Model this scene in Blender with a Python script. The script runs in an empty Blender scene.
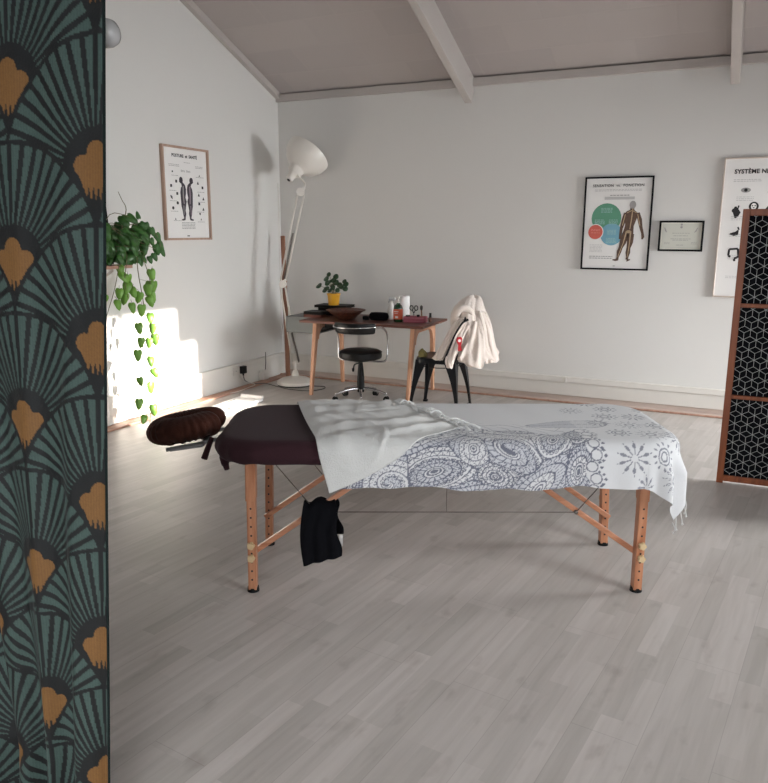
import bpy, bmesh, math, random
import numpy as np
from mathutils import Vector, Matrix, noise
random.seed(7); np.random.seed(7)
S = bpy.context.scene
C = bpy.context.scene.collection
PI = math.pi
R = math.radians

# ------------------------------------------------------------------ camera
cam = bpy.data.cameras.new('camera'); camo = bpy.data.objects.new('camera', cam); C.objects.link(camo)
S.camera = camo
FPX, PITCH, YAW, ROLL, HC = 754.2, 0.21045, 0.44638, 0.00375, 1.45
cam.sensor_fit = 'HORIZONTAL'; cam.sensor_width = 36; cam.lens = FPX / 768 * 36
cam.clip_start = 0.05; cam.clip_end = 200
_f = Vector((-math.sin(YAW) * math.cos(PITCH), math.cos(YAW) * math.cos(PITCH), -math.sin(PITCH)))
_r = Vector((math.cos(YAW), math.sin(YAW), 0)); _u = _r.cross(_f)
_r2 = _r * math.cos(ROLL) + _u * math.sin(ROLL); _u2 = _u * math.cos(ROLL) - _r * math.sin(ROLL)
m = Matrix((_r2, _u2, -_f)).transposed().to_4x4(); m.translation = (0, 0, HC)
camo.matrix_world = m

# ------------------------------------------------------------------ world, sun, daylight, exposure
S.view_settings.view_transform = 'Standard'; S.view_settings.look = 'None'
S.view_settings.gamma = 1; S.view_settings.use_curve_mapping = False
S.view_settings.exposure = 1.13
w = bpy.data.worlds.new('sky'); S.world = w; w.use_nodes = True
bg = w.node_tree.nodes['Background']; bg.inputs[0].default_value = (0.75, 0.87, 1.0, 1); bg.inputs[1].default_value = 1.2
def light(name, kind, loc, dirv, energy, color, sx=1, sy=1, angle=None, spread=150):
    l = bpy.data.lights.new(name, kind); l.energy = energy; l.color = color
    if kind == 'AREA': l.shape = 'RECTANGLE'; l.size = sx; l.size_y = sy
    if kind == 'AREA': l.spread = R(spread)
    if angle is not None: l.angle = angle
    o = bpy.data.objects.new(name, l); C.objects.link(o); o.location = loc
    o.rotation_euler = Vector(dirv).to_track_quat('-Z', 'Y').to_euler()
    return o
light('sun', 'SUN', (8, 8, 3), (-0.985, -0.138, -0.150), 10.0, (1.0, 0.93, 0.84), angle=R(0.7))
# daylight entering through the garden door, the side window and the window behind the viewer
light('door_daylight', 'AREA', (3.06, 5.6, 1.25), (-1, -0.02, -0.56), 60, (0.94, 0.98, 1.0), 1.35, 1.0, spread=112)
light('side_window_daylight', 'AREA', (3.06, 2.0, 1.50), (-1, 0.20, -0.60), 20, (0.92, 0.97, 1.0), 1.2, 2.4, spread=108)
light('rear_window_daylight', 'AREA', (0.0, -2.56, 1.6), (-0.40, 1, -0.66), 27, (0.96, 0.98, 1.0), 2.6, 1.4, spread=100)

# ------------------------------------------------------------------ helpers
def srgb(r, g, b):
    def f(c):
        c /= 255
        return c / 12.92 if c <= 0.04045 else ((c + 0.055) / 1.055) ** 2.4
    return (f(r), f(g), f(b), 1)
def mat(name, col, rough=0.5, metal=0.0, var=0.06, scale=12, bump=0.0, bscale=60, sheen=0, trans=0, spec=0.5, coat=0, sss=0):
    m = bpy.data.materials.new(name); m.use_nodes = True
    nt = m.node_tree; n = nt.nodes; L = nt.links; b = n['Principled BSDF']
    b.inputs['Roughness'].default_value = rough; b.inputs['Metallic'].default_value = metal
    b.inputs['Specular IOR Level'].default_value = spec
    if sheen: b.inputs['Sheen Weight'].default_value = sheen
    if coat: b.inputs['Coat Weight'].default_value = coat
    if trans: b.inputs['Transmission Weight'].default_value = trans
    tc = n.new('ShaderNodeTexCoord')
    nz = n.new('ShaderNodeTexNoise'); nz.inputs['Scale'].default_value = scale; nz.inputs['Detail'].default_value = 4
    L.new(tc.outputs['Object'], nz.inputs['Vector'])
    mx = n.new('ShaderNodeMix'); mx.data_type = 'RGBA'
    mx.inputs[6].default_value = tuple(c * (1 - var) for c in col[:3]) + (1,)
    mx.inputs[7].default_value = tuple(min(1, c * (1 + var)) for c in col[:3]) + (1,)
    L.new(nz.outputs['Fac'], mx.inputs[0]); L.new(mx.outputs[2], b.inputs['Base Color'])
    if bump:
        n2 = n.new('ShaderNodeTexNoise'); n2.inputs['Scale'].default_value = bscale; n2.inputs['Detail'].default_value = 3
        L.new(tc.outputs['Object'], n2.inputs['Vector'])
        bp = n.new('ShaderNodeBump'); bp.inputs['Strength'].default_value = bump; bp.inputs['Distance'].default_value = 0.01
        L.new(n2.outputs['Fac'], bp.inputs['Height']); L.new(bp.outputs['Normal'], b.inputs['Normal'])
    return m
def wood(name, c1, c2, rough=0.45, axis=2, scale=9):
    m = bpy.data.materials.new(name); m.use_nodes = True
    nt = m.node_tree; n = nt.nodes; L = nt.links; b = n['Principled BSDF']
    b.inputs['Roughness'].default_value = rough
    tc = n.new('ShaderNodeTexCoord'); mp = n.new('ShaderNodeMapping')
    sc = [scale * 3] * 3; sc[axis] = scale * 0.25
    mp.inputs['Scale'].default_value = sc
    nz = n.new('ShaderNodeTexNoise'); nz.inputs['Scale'].default_value = 1.6; nz.inputs['Detail'].default_value = 6; nz.inputs['Distortion'].default_value = 0.6
    L.new(tc.outputs['Object'], mp.inputs[0]); L.new(mp.outputs[0], nz.inputs['Vector'])
    rp = n.new('ShaderNodeValToRGB'); rp.color_ramp.elements[0].position = 0.32; rp.color_ramp.elements[1].position = 0.68
    rp.color_ramp.elements[0].color = c1; rp.color_ramp.elements[1].color = c2
    L.new(nz.outputs['Fac'], rp.inputs[0]); L.new(rp.outputs[0], b.inputs['Base Color'])
    return m
def inkmat(name, attr='ink', rough=0.85, bump=0.3, sheen=0.2, bscale=220):
    m = bpy.data.materials.new(name); m.use_nodes = True
    nt = m.node_tree; n = nt.nodes; L = nt.links; b = n['Principled BSDF']
    b.inputs['Roughness'].default_value = rough; b.inputs['Sheen Weight'].default_value = sheen
    a = n.new('ShaderNodeAttribute'); a.attribute_name = attr
    L.new(a.outputs['Color'], b.inputs['Base Color'])
    tc = n.new('ShaderNodeTexCoord'); nz = n.new('ShaderNodeTexNoise'); nz.inputs['Scale'].default_value = bscale
    L.new(tc.outputs['Object'], nz.inputs['Vector'])
    bp = n.new('ShaderNodeBump'); bp.inputs['Strength'].default_value = bump; bp.inputs['Distance'].default_value = 0.002
    L.new(nz.outputs['Fac'], bp.inputs['Height']); L.new(bp.outputs['Normal'], b.inputs['Normal'])
    return m

def V(*a): return Vector(a)
def add_box(bm, c, s, rot=None, mi=0):
    M = Matrix.Translation(c) @ (rot.to_4x4() if rot is not None else Matrix()) @ Matrix.Diagonal((s[0], s[1], s[2], 1))
    g = bmesh.ops.create_cube(bm, size=1, matrix=M)
    if mi:
        for f in {f for v in g['verts'] for f in v.link_faces}: f.material_index = mi
def add_bar(bm, p0, p1, w, h, up=(0, 0, 1), mi=0):
    p0 = Vector(p0); p1 = Vector(p1); d = (p1 - p0); L = d.length; z = d.normalized()
    x = Vector(up).cross(z)
    if x.length < 1e-4: x = Vector((1, 0, 0)).cross(z)
    x.normalize(); y = z.cross(x)
    M = Matrix((x, y, z)).transposed()
    add_box(bm, (p0 + p1) / 2, (w, h, L), M, mi)
def add_cyl(bm, p0, p1, r0, r1=None, seg=16, mi=0):
    if r1 is None: r1 = r0
    p0 = Vector(p0); p1 = Vector(p1); d = p1 - p0
    M = Matrix.Translation((p0 + p1) / 2) @ d.to_track_quat('Z', 'Y').to_matrix().to_4x4()
    g = bmesh.ops.create_cone(bm, cap_ends=True, segments=seg, radius1=r0, radius2=r1, depth=d.length, matrix=M)
    if mi:
        for f in {f for v in g['verts'] for f in v.link_faces}: f.material_index = mi
def add_tube(bm, pts, r, seg=8, closed=False, mi=0, smoothn=0):
    P = [Vector(p) for p in pts]
    if smoothn: P = catmull(P, smoothn, closed)
    n = len(P); rings = []
    rr = r if isinstance(r, (list, tuple)) else None
    ref = None
    for i, p in enumerate(P):
        a = P[(i - 1) % n] if (closed or i > 0) else p
        b = P[(i + 1) % n] if (closed or i < n - 1) else p
        t = (b - a).normalized()
        if ref is None: ref = t.orthogonal().normalized()
        x = (ref - t * ref.dot(t))
        if x.length < 1e-5: x = t.orthogonal()
        x.normalize(); ref = x; y = t.cross(x)
        ra = r if rr is None else rr[0] + (rr[1] - rr[0]) * i / (n - 1)
        rings.append([bm.verts.new(p + (x * math.cos(2 * PI * k / seg) + y * math.sin(2 * PI * k / seg)) * ra) for k in range(seg)])
    m = n if closed else n - 1
    for i in range(m):
        A = rings[i]; B = rings[(i + 1) % n]
        for k in range(seg):
            f = bm.faces.new((A[k], A[(k + 1) % seg], B[(k + 1) % seg], B[k])); f.material_index = mi
    if not closed:
        f = bm.faces.new(rings[0][::-1]); f.material_index = mi
        f = bm.faces.new(rings[-1]); f.material_index = mi
def catmull(P, n, closed=False):
    out = []; N = len(P)
    for i in range(N if closed else N - 1):
        g = lambda k: P[k % N] if closed else P[max(0, min(N - 1, k))]
        p0, p1, p2, p3 = g(i - 1), g(i), g(i + 1), g(i + 2)
        for j in range(n):
            t = j / n
            out.append(0.5 * ((2 * p1) + (p2 - p0) * t + (2 * p0 - 5 * p1 + 4 * p2 - p3) * t * t + (3 * p1 - p0 - 3 * p2 + p3) * t ** 3))
    if not closed: out.append(P[-1])
    return out
def add_lathe(bm, prof, seg=32, M=None, mi=0):
    M = M or Matrix(); rings = []
    for r, z in prof:
        if r < 1e-5: rings.append([bm.verts.new(M @ Vector((0, 0, z)))])
        else: rings.append([bm.verts.new(M @ Vector((r * math.cos(2 * PI * k / seg), r * math.sin(2 * PI * k / seg), z))) for k in range(seg)])
    for A, B in zip(rings, rings[1:]):
        for k in range(seg):
            k2 = (k + 1) % seg
            if len(A) == 1 and len(B) == 1: continue
            if len(A) == 1: f = bm.faces.new((A[0], B[k2], B[k]))
            elif len(B) == 1: f = bm.faces.new((A[k], A[k2], B[0]))
            else: f = bm.faces.new((A[k], A[k2], B[k2], B[k]))
            f.material_index = mi
def add_poly(bm, pts, thick=0.0, nrm=(0, 0, 1), mi=0):
    """polygon of 3D points, extruded along nrm"""
    n = Vector(nrm)
    a = [bm.verts.new(Vector(p)) for p in pts]; f = bm.faces.new(a); f.material_index = mi
    if thick:
        b = [bm.verts.new(Vector(p) + n * thick) for p in pts]; f = bm.faces.new(b[::-1]); f.material_index = mi
        N = len(pts)
        for i in range(N):
            f = bm.faces.new((a[i], b[i], b[(i + 1) % N], a[(i + 1) % N])); f.material_index = mi
def add_disc(bm, c, r, ax, ay, thick, n, seg=28, mi=0, ry=None):
    ry = ry or r
    add_poly(bm, [Vector(c) + Vector(ax) * r * math.cos(2 * PI * k / seg) + Vector(ay) * ry * math.sin(2 * PI * k / seg) for k in range(seg)], thick, n, mi)
def grid_mesh(bm, P, closed_u=False):
    """P: array (nu, nv, 3)"""
    nu, nv = P.shape[:2]
    vs = [[bm.verts.new(P[i, j]) for j in range(nv)] for i in range(nu)]
    for i in range(nu if closed_u else nu - 1):
        for j in range(nv - 1):
            i2 = (i + 1) % nu
            bm.faces.new((vs[i][j], vs[i2][j], vs[i2][j + 1], vs[i][j + 1]))
PENDING = {}
def BM():
    b = bmesh.new(); PENDING[id(b)] = []; return b
def obj(name, bm, mats, parent=None, smooth=False, bevel=0, sub=0, solid=0, fix=True):
    for pb in PENDING.pop(id(bm), []): obj('text_block', pb, mats, parent)
    if not bm.verts: bm.free(); return None
    if fix: bmesh.ops.recalc_face_normals(bm, faces=bm.faces)
    me = bpy.data.meshes.new(name); bm.to_mesh(me); bm.free()
    for mm in (mats if isinstance(mats, (list, tuple)) else [mats]): me.materials.append(mm)
    o = bpy.data.objects.new(name, me); C.objects.link(o)
    if smooth:
        me.polygons.foreach_set('use_smooth', [True] * len(me.polygons))
        if smooth is not True: me.set_sharp_from_angle(angle=R(smooth))
    if parent is not None: o.parent = parent
    if bevel:
        b = o.modifiers.new('bevel', 'BEVEL'); b.width = bevel; b.segments = 2; b.limit_method = 'ANGLE'; b.angle_limit = R(40)
    if solid:
        b = o.modifiers.new('solid', 'SOLIDIFY'); b.thickness = solid; b.offset = 1
    if sub:
        b = o.modifiers.new('sub', 'SUBSURF'); b.levels = sub; b.render_levels = sub
    return o
def thing(name, label, cat, loc=(0, 0, 0), rz=0, group=None):
    o = bpy.data.objects.new(name, None); C.objects.link(o); o.empty_display_size = 0.1
    o.location = loc; o.rotation_euler = (0, 0, rz); tag(o, label, cat, group); return o
def obj_each(name, bm, m, parent):
    """every loose piece of bm becomes a part of its own"""
    bm.verts.ensure_lookup_table(); seen = set()
    for v in list(bm.verts):
        if v in seen: continue
        st = [v]; isl = []
        seen.add(v)
        while st:
            q = st.pop(); isl.append(q)
            for e in q.link_edges:
                o = e.other_vert(q)
                if o not in seen: seen.add(o); st.append(o)
        nb = BM(); mp = {q: nb.verts.new(q.co) for q in isl}
        for f in {f for q in isl for f in q.link_faces}: nb.faces.new([mp[q] for q in f.verts])
        obj(name, nb, m, parent)
    bm.free()
def tag(o, label, cat, group=None):
    o['label'] = label; o['category'] = cat
    if group: o['group'] = group
    return o
def struct(name, bm, mats, parent=None, **k):
    o = obj(name, bm, mats, parent, **k)
    if parent is None: o['kind'] = 'structure'
    return o
def text_mesh(name, body, size, M, material, parent, align='CENTER', spacing=1.0, ext=0.0004, bold=0.0):
    cu = bpy.data.curves.new(name, 'FONT'); cu.body = body; cu.size = size; cu.align_x = align; cu.align_y = 'CENTER'
    cu.extrude = ext; cu.space_character = spacing; cu.offset = bold; cu.resolution_u = 3
    t = bpy.data.objects.new(name + '_curve', cu); C.objects.link(t)
    dg = bpy.context.evaluated_depsgraph_get()
    me = bpy.data.meshes.new_from_object(t.evaluated_get(dg)); me.name = name
    C.objects.unlink(t); bpy.data.objects.remove(t); bpy.data.curves.remove(cu)
    me.transform(M); me.materials.clear(); me.materials.append(material)
    o = bpy.data.objects.new(name, me); C.objects.link(o); o.parent = parent
    return o

# ------------------------------------------------------------------ materials
def wall_mat(name, col, bump=0.12):
    return mat(name, col, 0.75, var=0.02, scale=1.5, bump=bump, bscale=14)
M_wall = wall_mat('white_wall_paint', srgb(220, 217, 213))
M_white = mat('white_trim_paint', srgb(222, 217, 210), 0.5, var=0.03)
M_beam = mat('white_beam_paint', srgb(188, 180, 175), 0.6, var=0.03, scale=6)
M_rawboard = wood('raw_pinkish_board', srgb(186, 168, 158), srgb(204, 188, 178), 0.7, 0, 3)
M_batten = wood('brown_batten', srgb(158, 116, 96), srgb(186, 146, 126), 0.5, 1, 5)
M_beech = wood('beech', srgb(166, 106, 74), srgb(196, 138, 104), 0.38, 2, 9)
M_beechx = wood('beech_along', srgb(164, 106, 76), srgb(196, 138, 106), 0.35, 0, 9)
M_oak = wood('light_oak_leg', srgb(190, 136, 104), srgb(214, 164, 132), 0.45, 2, 8)
M_walnut = wood('walnut_top', srgb(88, 50, 40), srgb(124, 78, 64), 0.42, 0, 6)
M_screenwood = wood('reddish_screen_wood', srgb(116, 56, 24), srgb(146, 78, 38), 0.45, 2, 8)
M_framewood = wood('pale_frame_wood', srgb(168, 136, 118), srgb(190, 160, 142), 0.5, 2, 8)
M_lath = wood('brown_lath_wood', srgb(134, 90, 68), srgb(160, 114, 90), 0.5, 2, 8)
M_black = mat('black_plastic', srgb(10, 10, 11), 0.45, spec=0.25)
M_blackframe = mat('black_frame', srgb(9, 8, 9), 0.5, spec=0.15)
M_blackfab = mat('black_fabric', srgb(9, 9, 14), 0.95, spec=0.15, var=0.2, scale=40, bump=0.3, bscale=200)
M_leather = mat('black_leather', srgb(10, 10, 11), 0.4, bump=0.1, bscale=150, spec=0.3)
M_chrome = mat('chrome', srgb(215, 215, 218), 0.12, 1.0, var=0.02)
M_steel = mat('black_lacquered_steel', srgb(11, 14, 19), 0.35, 0.0, coat=0.1, spec=0.35)
M_wire = mat('steel_wire', srgb(120, 112, 106), 0.35, 0.8)
M_lampw = mat('white_enamel', srgb(226, 220, 212), 0.35, var=0.02)
M_grey = mat('grey_green_metal', srgb(120, 123, 122), 0.5, 0.2)
M_paper = mat('white_paper', srgb(236, 233, 230), 0.6, var=0.01)
M_cream = mat('cream_paper', srgb(222, 219, 206), 0.6, var=0.02)
M_ink = mat('dark_print', srgb(36, 34, 36), 0.7)
M_inkgrey = mat('grey_print', srgb(160, 156, 154), 0.7)
M_inklight = mat('light_grey_print', srgb(192, 189, 187), 0.7)
M_green = mat('green_print', srgb(92, 150, 122), 0.6); M_blue = mat('blue_print', srgb(118, 168, 186), 0.6)
M_red = mat('red_print', srgb(206, 98, 84), 0.6); M_palewords = mat('pale_print', srgb(160, 196, 190), 0.6)
M_body = mat('brown_print', srgb(96, 72, 58), 0.6, var=0.5, scale=60); M_bodyline = mat('tan_print', srgb(190, 164, 132), 0.6)
M_plum = mat('dark_plum_cotton', srgb(54, 30, 36), 0.85, var=0.08, scale=6, bump=0.2, bscale=120, sheen=0.05, spec=0.2)
M_brownfab = mat('dark_brown_fleece', srgb(66, 34, 24), 0.9, var=0.2, scale=20, bump=0.3, bscale=120, sheen=0.06, spec=0.2)
M_clothw = mat('white_cotton_underside', srgb(212, 211, 208), 0.85, var=0.03, scale=14, bump=0.5, bscale=180, sheen=0.2)
M_fleece = mat('cream_fleece', srgb(222, 208, 198), 0.95, var=0.05, scale=12, bump=0.5, bscale=90, sheen=0.5)
M_khaki = mat('khaki_cloth', srgb(122, 112, 66), 0.9)
M_redlab = mat('red_label', srgb(190, 24, 34), 0.6)
M_yellow = mat('yellow_pot_glaze', srgb(222, 160, 22), 0.4)
M_leaf = mat('green_leaf', srgb(58, 100, 44), 0.38, var=0.7, scale=14)
M_leafy = mat('yellow_green_leaf', srgb(112, 158, 62), 0.42, var=0.45, scale=14)
M_leafd = mat('dark_green_leaf', srgb(34, 66, 36), 0.4, var=0.4, scale=9)
M_stem = mat('brown_green_stem', srgb(104, 98, 66), 0.6)
M_soil = mat('soil', srgb(48, 36, 28), 0.95, bump=0.6, bscale=40)
M_bowl = wood('dark_wood_bowl', srgb(60, 34, 26), srgb(112, 66, 50), 0.4, 2, 12)
M_bottle = mat('green_bottle_glass', srgb(24, 66, 36), 0.2, coat=0.6)
M_label = mat('orange_label', srgb(222, 104, 70), 0.5)
M_pink = mat('pink_plastic', srgb(176, 92, 108), 0.4)
M_bark = mat('brown_leather_book', srgb(118, 66, 52), 0.6)
M_knob = mat('cream_knob_plastic', srgb(206, 180, 140), 0.45)
M_brush = mat('tan_brush', srgb(150, 118, 88), 0.7)
M_cable = mat('grey_cable', srgb(86, 80, 76), 0.5)

# glass
M_glass = bpy.data.materials.new('window_glass'); M_glass.use_nodes = True
_n = M_glass.node_tree.nodes; _l = M_glass.node_tree.links; _n.clear()
_o = _n.new('ShaderNodeOutputMaterial'); _t = _n.new('ShaderNodeBsdfTransparent'); _g = _n.new('ShaderNodeBsdfGlossy'); _g.inputs['Roughness'].default_value = 0.02
_f2 = _n.new('ShaderNodeFresnel'); _f2.inputs[0].default_value = 1.3; _m = _n.new('ShaderNodeMixShader')
_l.new(_f2.outputs[0], _m.inputs[0]); _l.new(_t.outputs[0], _m.inputs[1]); _l.new(_g.outputs[0], _m.inputs[2]); _l.new(_m.outputs[0], _o.inputs[0])
M_clear = mat('clear_acrylic', srgb(235, 235, 236), 0.12, trans=0.55)

# laminate floor : planks of three narrow strips
def floor_mat():
    m = bpy.data.materials.new('whitewashed_laminate'); m.use_nodes = True
    nt = m.node_tree; n = nt.nodes; L = nt.links; b = n['Principled BSDF']
    tc = n.new('ShaderNodeTexCoord'); mp = n.new('ShaderNodeMapping'); mp.inputs['Rotation'].default_value = (0, 0, -(PI / 2 - R(6.6)))
    L.new(tc.outputs['Object'], mp.inputs[0])
    br = n.new('ShaderNodeTexBrick'); br.inputs['Scale'].default_value = 1.0
    br.inputs['Brick Width'].default_value = 0.42; br.inputs['Row Height'].default_value = 0.066; br.inputs['Mortar Size'].default_value = 0.0
    br.offset = 0.37; br.offset_frequency = 3; br.squash_frequency = 5; br.squash = 1.3
    br.inputs['Color1'].default_value = srgb(178, 171, 165); br.inputs['Color2'].default_value = srgb(196, 188, 183)
    L.new(mp.outputs[0], br.inputs['Vector'])
    b2 = n.new('ShaderNodeTexBrick'); b2.inputs['Scale'].default_value = 1.0
    b2.inputs['Brick Width'].default_value = 1.28; b2.inputs['Row Height'].default_value = 0.198; b2.inputs['Mortar Size'].default_value = 0.0012
    b2.inputs['Color1'].default_value = (0.96, 0.96, 0.96, 1); b2.inputs['Color2'].default_value = (1.0, 1.0, 1.0, 1); b2.inputs['Mortar'].default_value = (0.80, 0.79, 0.78, 1)
    b2.offset = 0.43
    L.new(mp.outputs[0], b2.inputs['Vector'])
    ms = n.new('ShaderNodeMapping'); ms.inputs['Scale'].default_value = (1.2, 16, 1); L.new(mp.outputs[0], ms.inputs[0])
    nz = n.new('ShaderNodeTexNoise'); nz.inputs['Scale'].default_value = 2.2; nz.inputs['Detail'].default_value = 7; nz.inputs['Distortion'].default_value = 0.5
    L.new(ms.outputs[0], nz.inputs['Vector'])
    rp = n.new('ShaderNodeValToRGB'); rp.color_ramp.elements[0].position = 0.3; rp.color_ramp.elements[1].position = 0.62
    rp.color_ramp.elements[0].color = (0.87, 0.86, 0.85, 1); rp.color_ramp.elements[1].color = (1, 1, 1, 1)
    L.new(nz.outputs['Fac'], rp.inputs[0])
    mk = n.new('ShaderNodeMapping'); mk.inputs['Scale'].default_value = (5, 9, 1); L.new(mp.outputs[0], mk.inputs[0])
    kz = n.new('ShaderNodeTexNoise'); kz.inputs['Scale'].default_value = 1.3; kz.inputs['Detail'].default_value = 3; L.new(mk.outputs[0], kz.inputs['Vector'])
    kr = n.new('ShaderNodeValToRGB'); kr.color_ramp.elements[0].position = 0.26; kr.color_ramp.elements[1].position = 0.40
    kr.color_ramp.elements[0].color = (0.84, 0.82, 0.81, 1); kr.color_ramp.elements[1].color = (1, 1, 1, 1); L.new(kz.outputs['Fac'], kr.inputs[0])
    prev = br.outputs['Color']
    for src in (b2.outputs['Color'], rp.outputs[0], kr.outputs[0]):
        mx = n.new('ShaderNodeMix'); mx.data_type = 'RGBA'; mx.blend_type = 'MULTIPLY'; mx.inputs[0].default_value = 1
        L.new(prev, mx.inputs[6]); L.new(src, mx.inputs[7]); prev = mx.outputs[2]
    L.new(prev, b.inputs['Base Color'])
    b.inputs['Roughness'].default_value = 0.38; b.inputs['Specular IOR Level'].default_value = 0.45
    return m
M_floor = floor_mat()
def ceil_mat():
    m = bpy.data.materials.new('white_ceiling_panels'); m.use_nodes = True
    nt = m.node_tree; n = nt.nodes; L = nt.links; b = n['Principled BSDF']; b.inputs['Roughness'].default_value = 0.8
    tc = n.new('ShaderNodeTexCoord')
    br = n.new('ShaderNodeTexBrick'); br.inputs['Scale'].default_value = 1.0
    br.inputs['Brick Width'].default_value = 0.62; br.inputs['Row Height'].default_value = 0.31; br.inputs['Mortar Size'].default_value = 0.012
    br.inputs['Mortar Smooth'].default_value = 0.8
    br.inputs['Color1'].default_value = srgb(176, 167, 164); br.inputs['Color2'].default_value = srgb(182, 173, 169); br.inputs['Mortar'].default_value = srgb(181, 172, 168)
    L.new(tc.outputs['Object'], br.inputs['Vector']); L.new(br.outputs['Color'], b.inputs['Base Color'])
    bp = n.new('ShaderNodeBump'); bp.inputs['Strength'].default_value = 0.15; bp.inputs['Distance'].default_value = 0.004
    L.new(br.outputs['Fac'], bp.inputs['Height']); L.new(bp.outputs['Normal'], b.inputs['Normal'])
    return m
M_ceil = ceil_mat()

# ------------------------------------------------------------------ room shell
XL, XR, YB, YF = -4.26, 3.0, 6.50, -2.5
ZB, SL, YR = 2.72, 0.408, 1.5           # eaves height at back wall, slope, ridge line
def zc(y): return ZB + SL * (YB - y) if y > YR else ZB + SL * (YB - YR) - SL * (YR - y)
bm = BM(); add_box(bm, ((XL + XR) / 2, (YF + YB) / 2, -0.05), (XR - XL + 0.4, YB - YF + 0.4, 0.1)); struct('floor', bm, M_floor)
bm = BM(); add_box(bm, ((XL + XR) / 2, YB + 0.1, 1.45), (XR - XL + 0.4, 0.2, 3.0)); struct('wall_back', bm, M_wall)
def gable(bm, x0, x1):
    prof = [(YF - 0.2, -0.1), (YB, -0.1), (YB, ZB + 0.1), (YR, zc(YR) + 0.1), (YF - 0.2, zc(YF - 0.2) + 0.1)]
    add_poly(bm, [(x0, y, z) for y, z in prof], x1 - x0, (1, 0, 0))
bm = BM(); gable(bm, XL - 0.2, XL); struct('wall_left', bm, M_wall)
# right wall : pieces around a glazed garden door and a side window
bm = BM()
def rw(y0, y1, z0, z1): add_box(bm, (XR + 0.1, (y0 + y1) / 2, (z0 + z1) / 2), (0.2, y1 - y0, z1 - z0))
DY0, DY1, DYM = 5.02, 6.17, 5.93
rw(DY1, YB, -0.1, ZB); rw(DY0, DY1, -0.1, 0.52); rw(DY0, DYM, 1.95, ZB); rw(DYM, DY1, 1.66, ZB)  # stepped head and solid foot of the opening, shaped to trim the sun patch
rw(3.2, DY0, -0.1, ZB); rw(0.8, 3.2, -0.1, 0.9); rw(0.8, 3.2, 2.1, ZB); rw(YF - 0.2, 0.8, -0.1, ZB)
prof = [(YF - 0.2, ZB), (YB, ZB), (YB, ZB + 0.1), (YR, zc(YR) + 0.1), (YF - 0.2, zc(YF - 0.2) + 0.1)]
add_poly(bm, [(XR, y, z) for y, z in prof], 0.2, (1, 0, 0))
struct('wall_right', bm, M_wall)
bm = BM()
zt_ = zc(YF) + 0.1
for x0, x1, z0, z1 in [(XL - 0.2, -1.3, -0.1, zt_), (1.3, XR + 0.2, -0.1, zt_), (-1.3, 1.3, -0.1, 1.05), (-1.3, 1.3, 2.55, zt_)]:
    add_box(bm, ((x0 + x1) / 2, YF - 0.1, (z0 + z1) / 2), (x1 - x0, 0.2, z1 - z0))
struct('wall_front', bm, M_wall)
bm = BM(); add_box(bm, (4.6, 0.9, 1.9), (0.2, 8.0, 4.0)); struct('wall_sun_block', bm, M_wall)  # unseen outdoor wall, added to keep the sun out of the side window
def glazing(name, bmf, bmg):
    o = struct(name, bmf, M_white, bevel=0.004); obj('pane', bmg, M_glass, o)
bm = BM(); g = BM()
for y0, y1, z0, z1 in [(DY0, DYM, 0.52, 1.95), (DYM, DY1, 0.52, 1.66)]:
    for (a, b, c, d) in ([(5.27, 5.325, z0, z1)] if y0 == DY0 else []) + [(y0, y1, z0, z0 + 0.05), (y0, y1, z1 - 0.05, z1), (y0, y0 + (0.03 if y0 == DY0 else 0.004), z0, z1), (y1 - (0.03 if y1 == DY1 else 0.004), y1, z0, z1)]:
        add_box(bm, (XR + 0.02, (a + b) / 2, (c + d) / 2), (0.05, b - a, d - c))
    add_box(g, (XR + 0.02, (y0 + y1) / 2, (z0 + z1) / 2), (0.006, y1 - y0 - 0.06, z1 - z0 - 0.1))
glazing('door_1', bm, g)
bm = BM(); g = BM()
for (a, b, c, d) in [(0.8, 3.2, 0.9, 0.96), (0.8, 3.2, 2.04, 2.1), (0.8, 0.86, 0.9, 2.1), (3.14, 3.2, 0.9, 2.1), (1.97, 2.03, 0.9, 2.1)]:
    add_box(bm, (XR + 0.02, (a + b) / 2, (c + d) / 2), (0.05, b - a, d - c))
add_box(g, (XR + 0.02, 2.0, 1.5), (0.006, 2.3, 1.1)); glazing('window_1', bm, g)
bm = BM(); g = BM()
for (a, b, c, d) in [(-1.3, 1.3, 1.05, 1.11), (-1.3, 1.3, 2.49, 2.55), (-1.3, -1.24, 1.05, 2.55), (1.24, 1.3, 1.05, 2.55), (-0.03, 0.03, 1.05, 2.55)]:
    add_box(bm, ((a + b) / 2, YF - 0.02, (c + d) / 2), (b - a, 0.05, d - c))
add_box(g, (0, YF - 0.02, 1.8), (2.5, 0.006, 1.4)); glazing('window_2', bm, g)
# sloped ceiling (two pitches)
bm = BM()
for (ya, yb) in [(YB + 0.2, YR), (YR, YF - 0.2)]:
    za, zb = (ZB - SL * 0.2, zc(YR)) if ya > YR else (zc(YR), zc(YF - 0.2))
    add_poly(bm, [(XL - 0.2, ya, za), (XR + 0.2, ya, za), (XR + 0.2, yb, zb), (XL - 0.2, yb, zb)], 0.12, (0, 0, 1))
struct('ceiling', bm, M_ceil)
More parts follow.
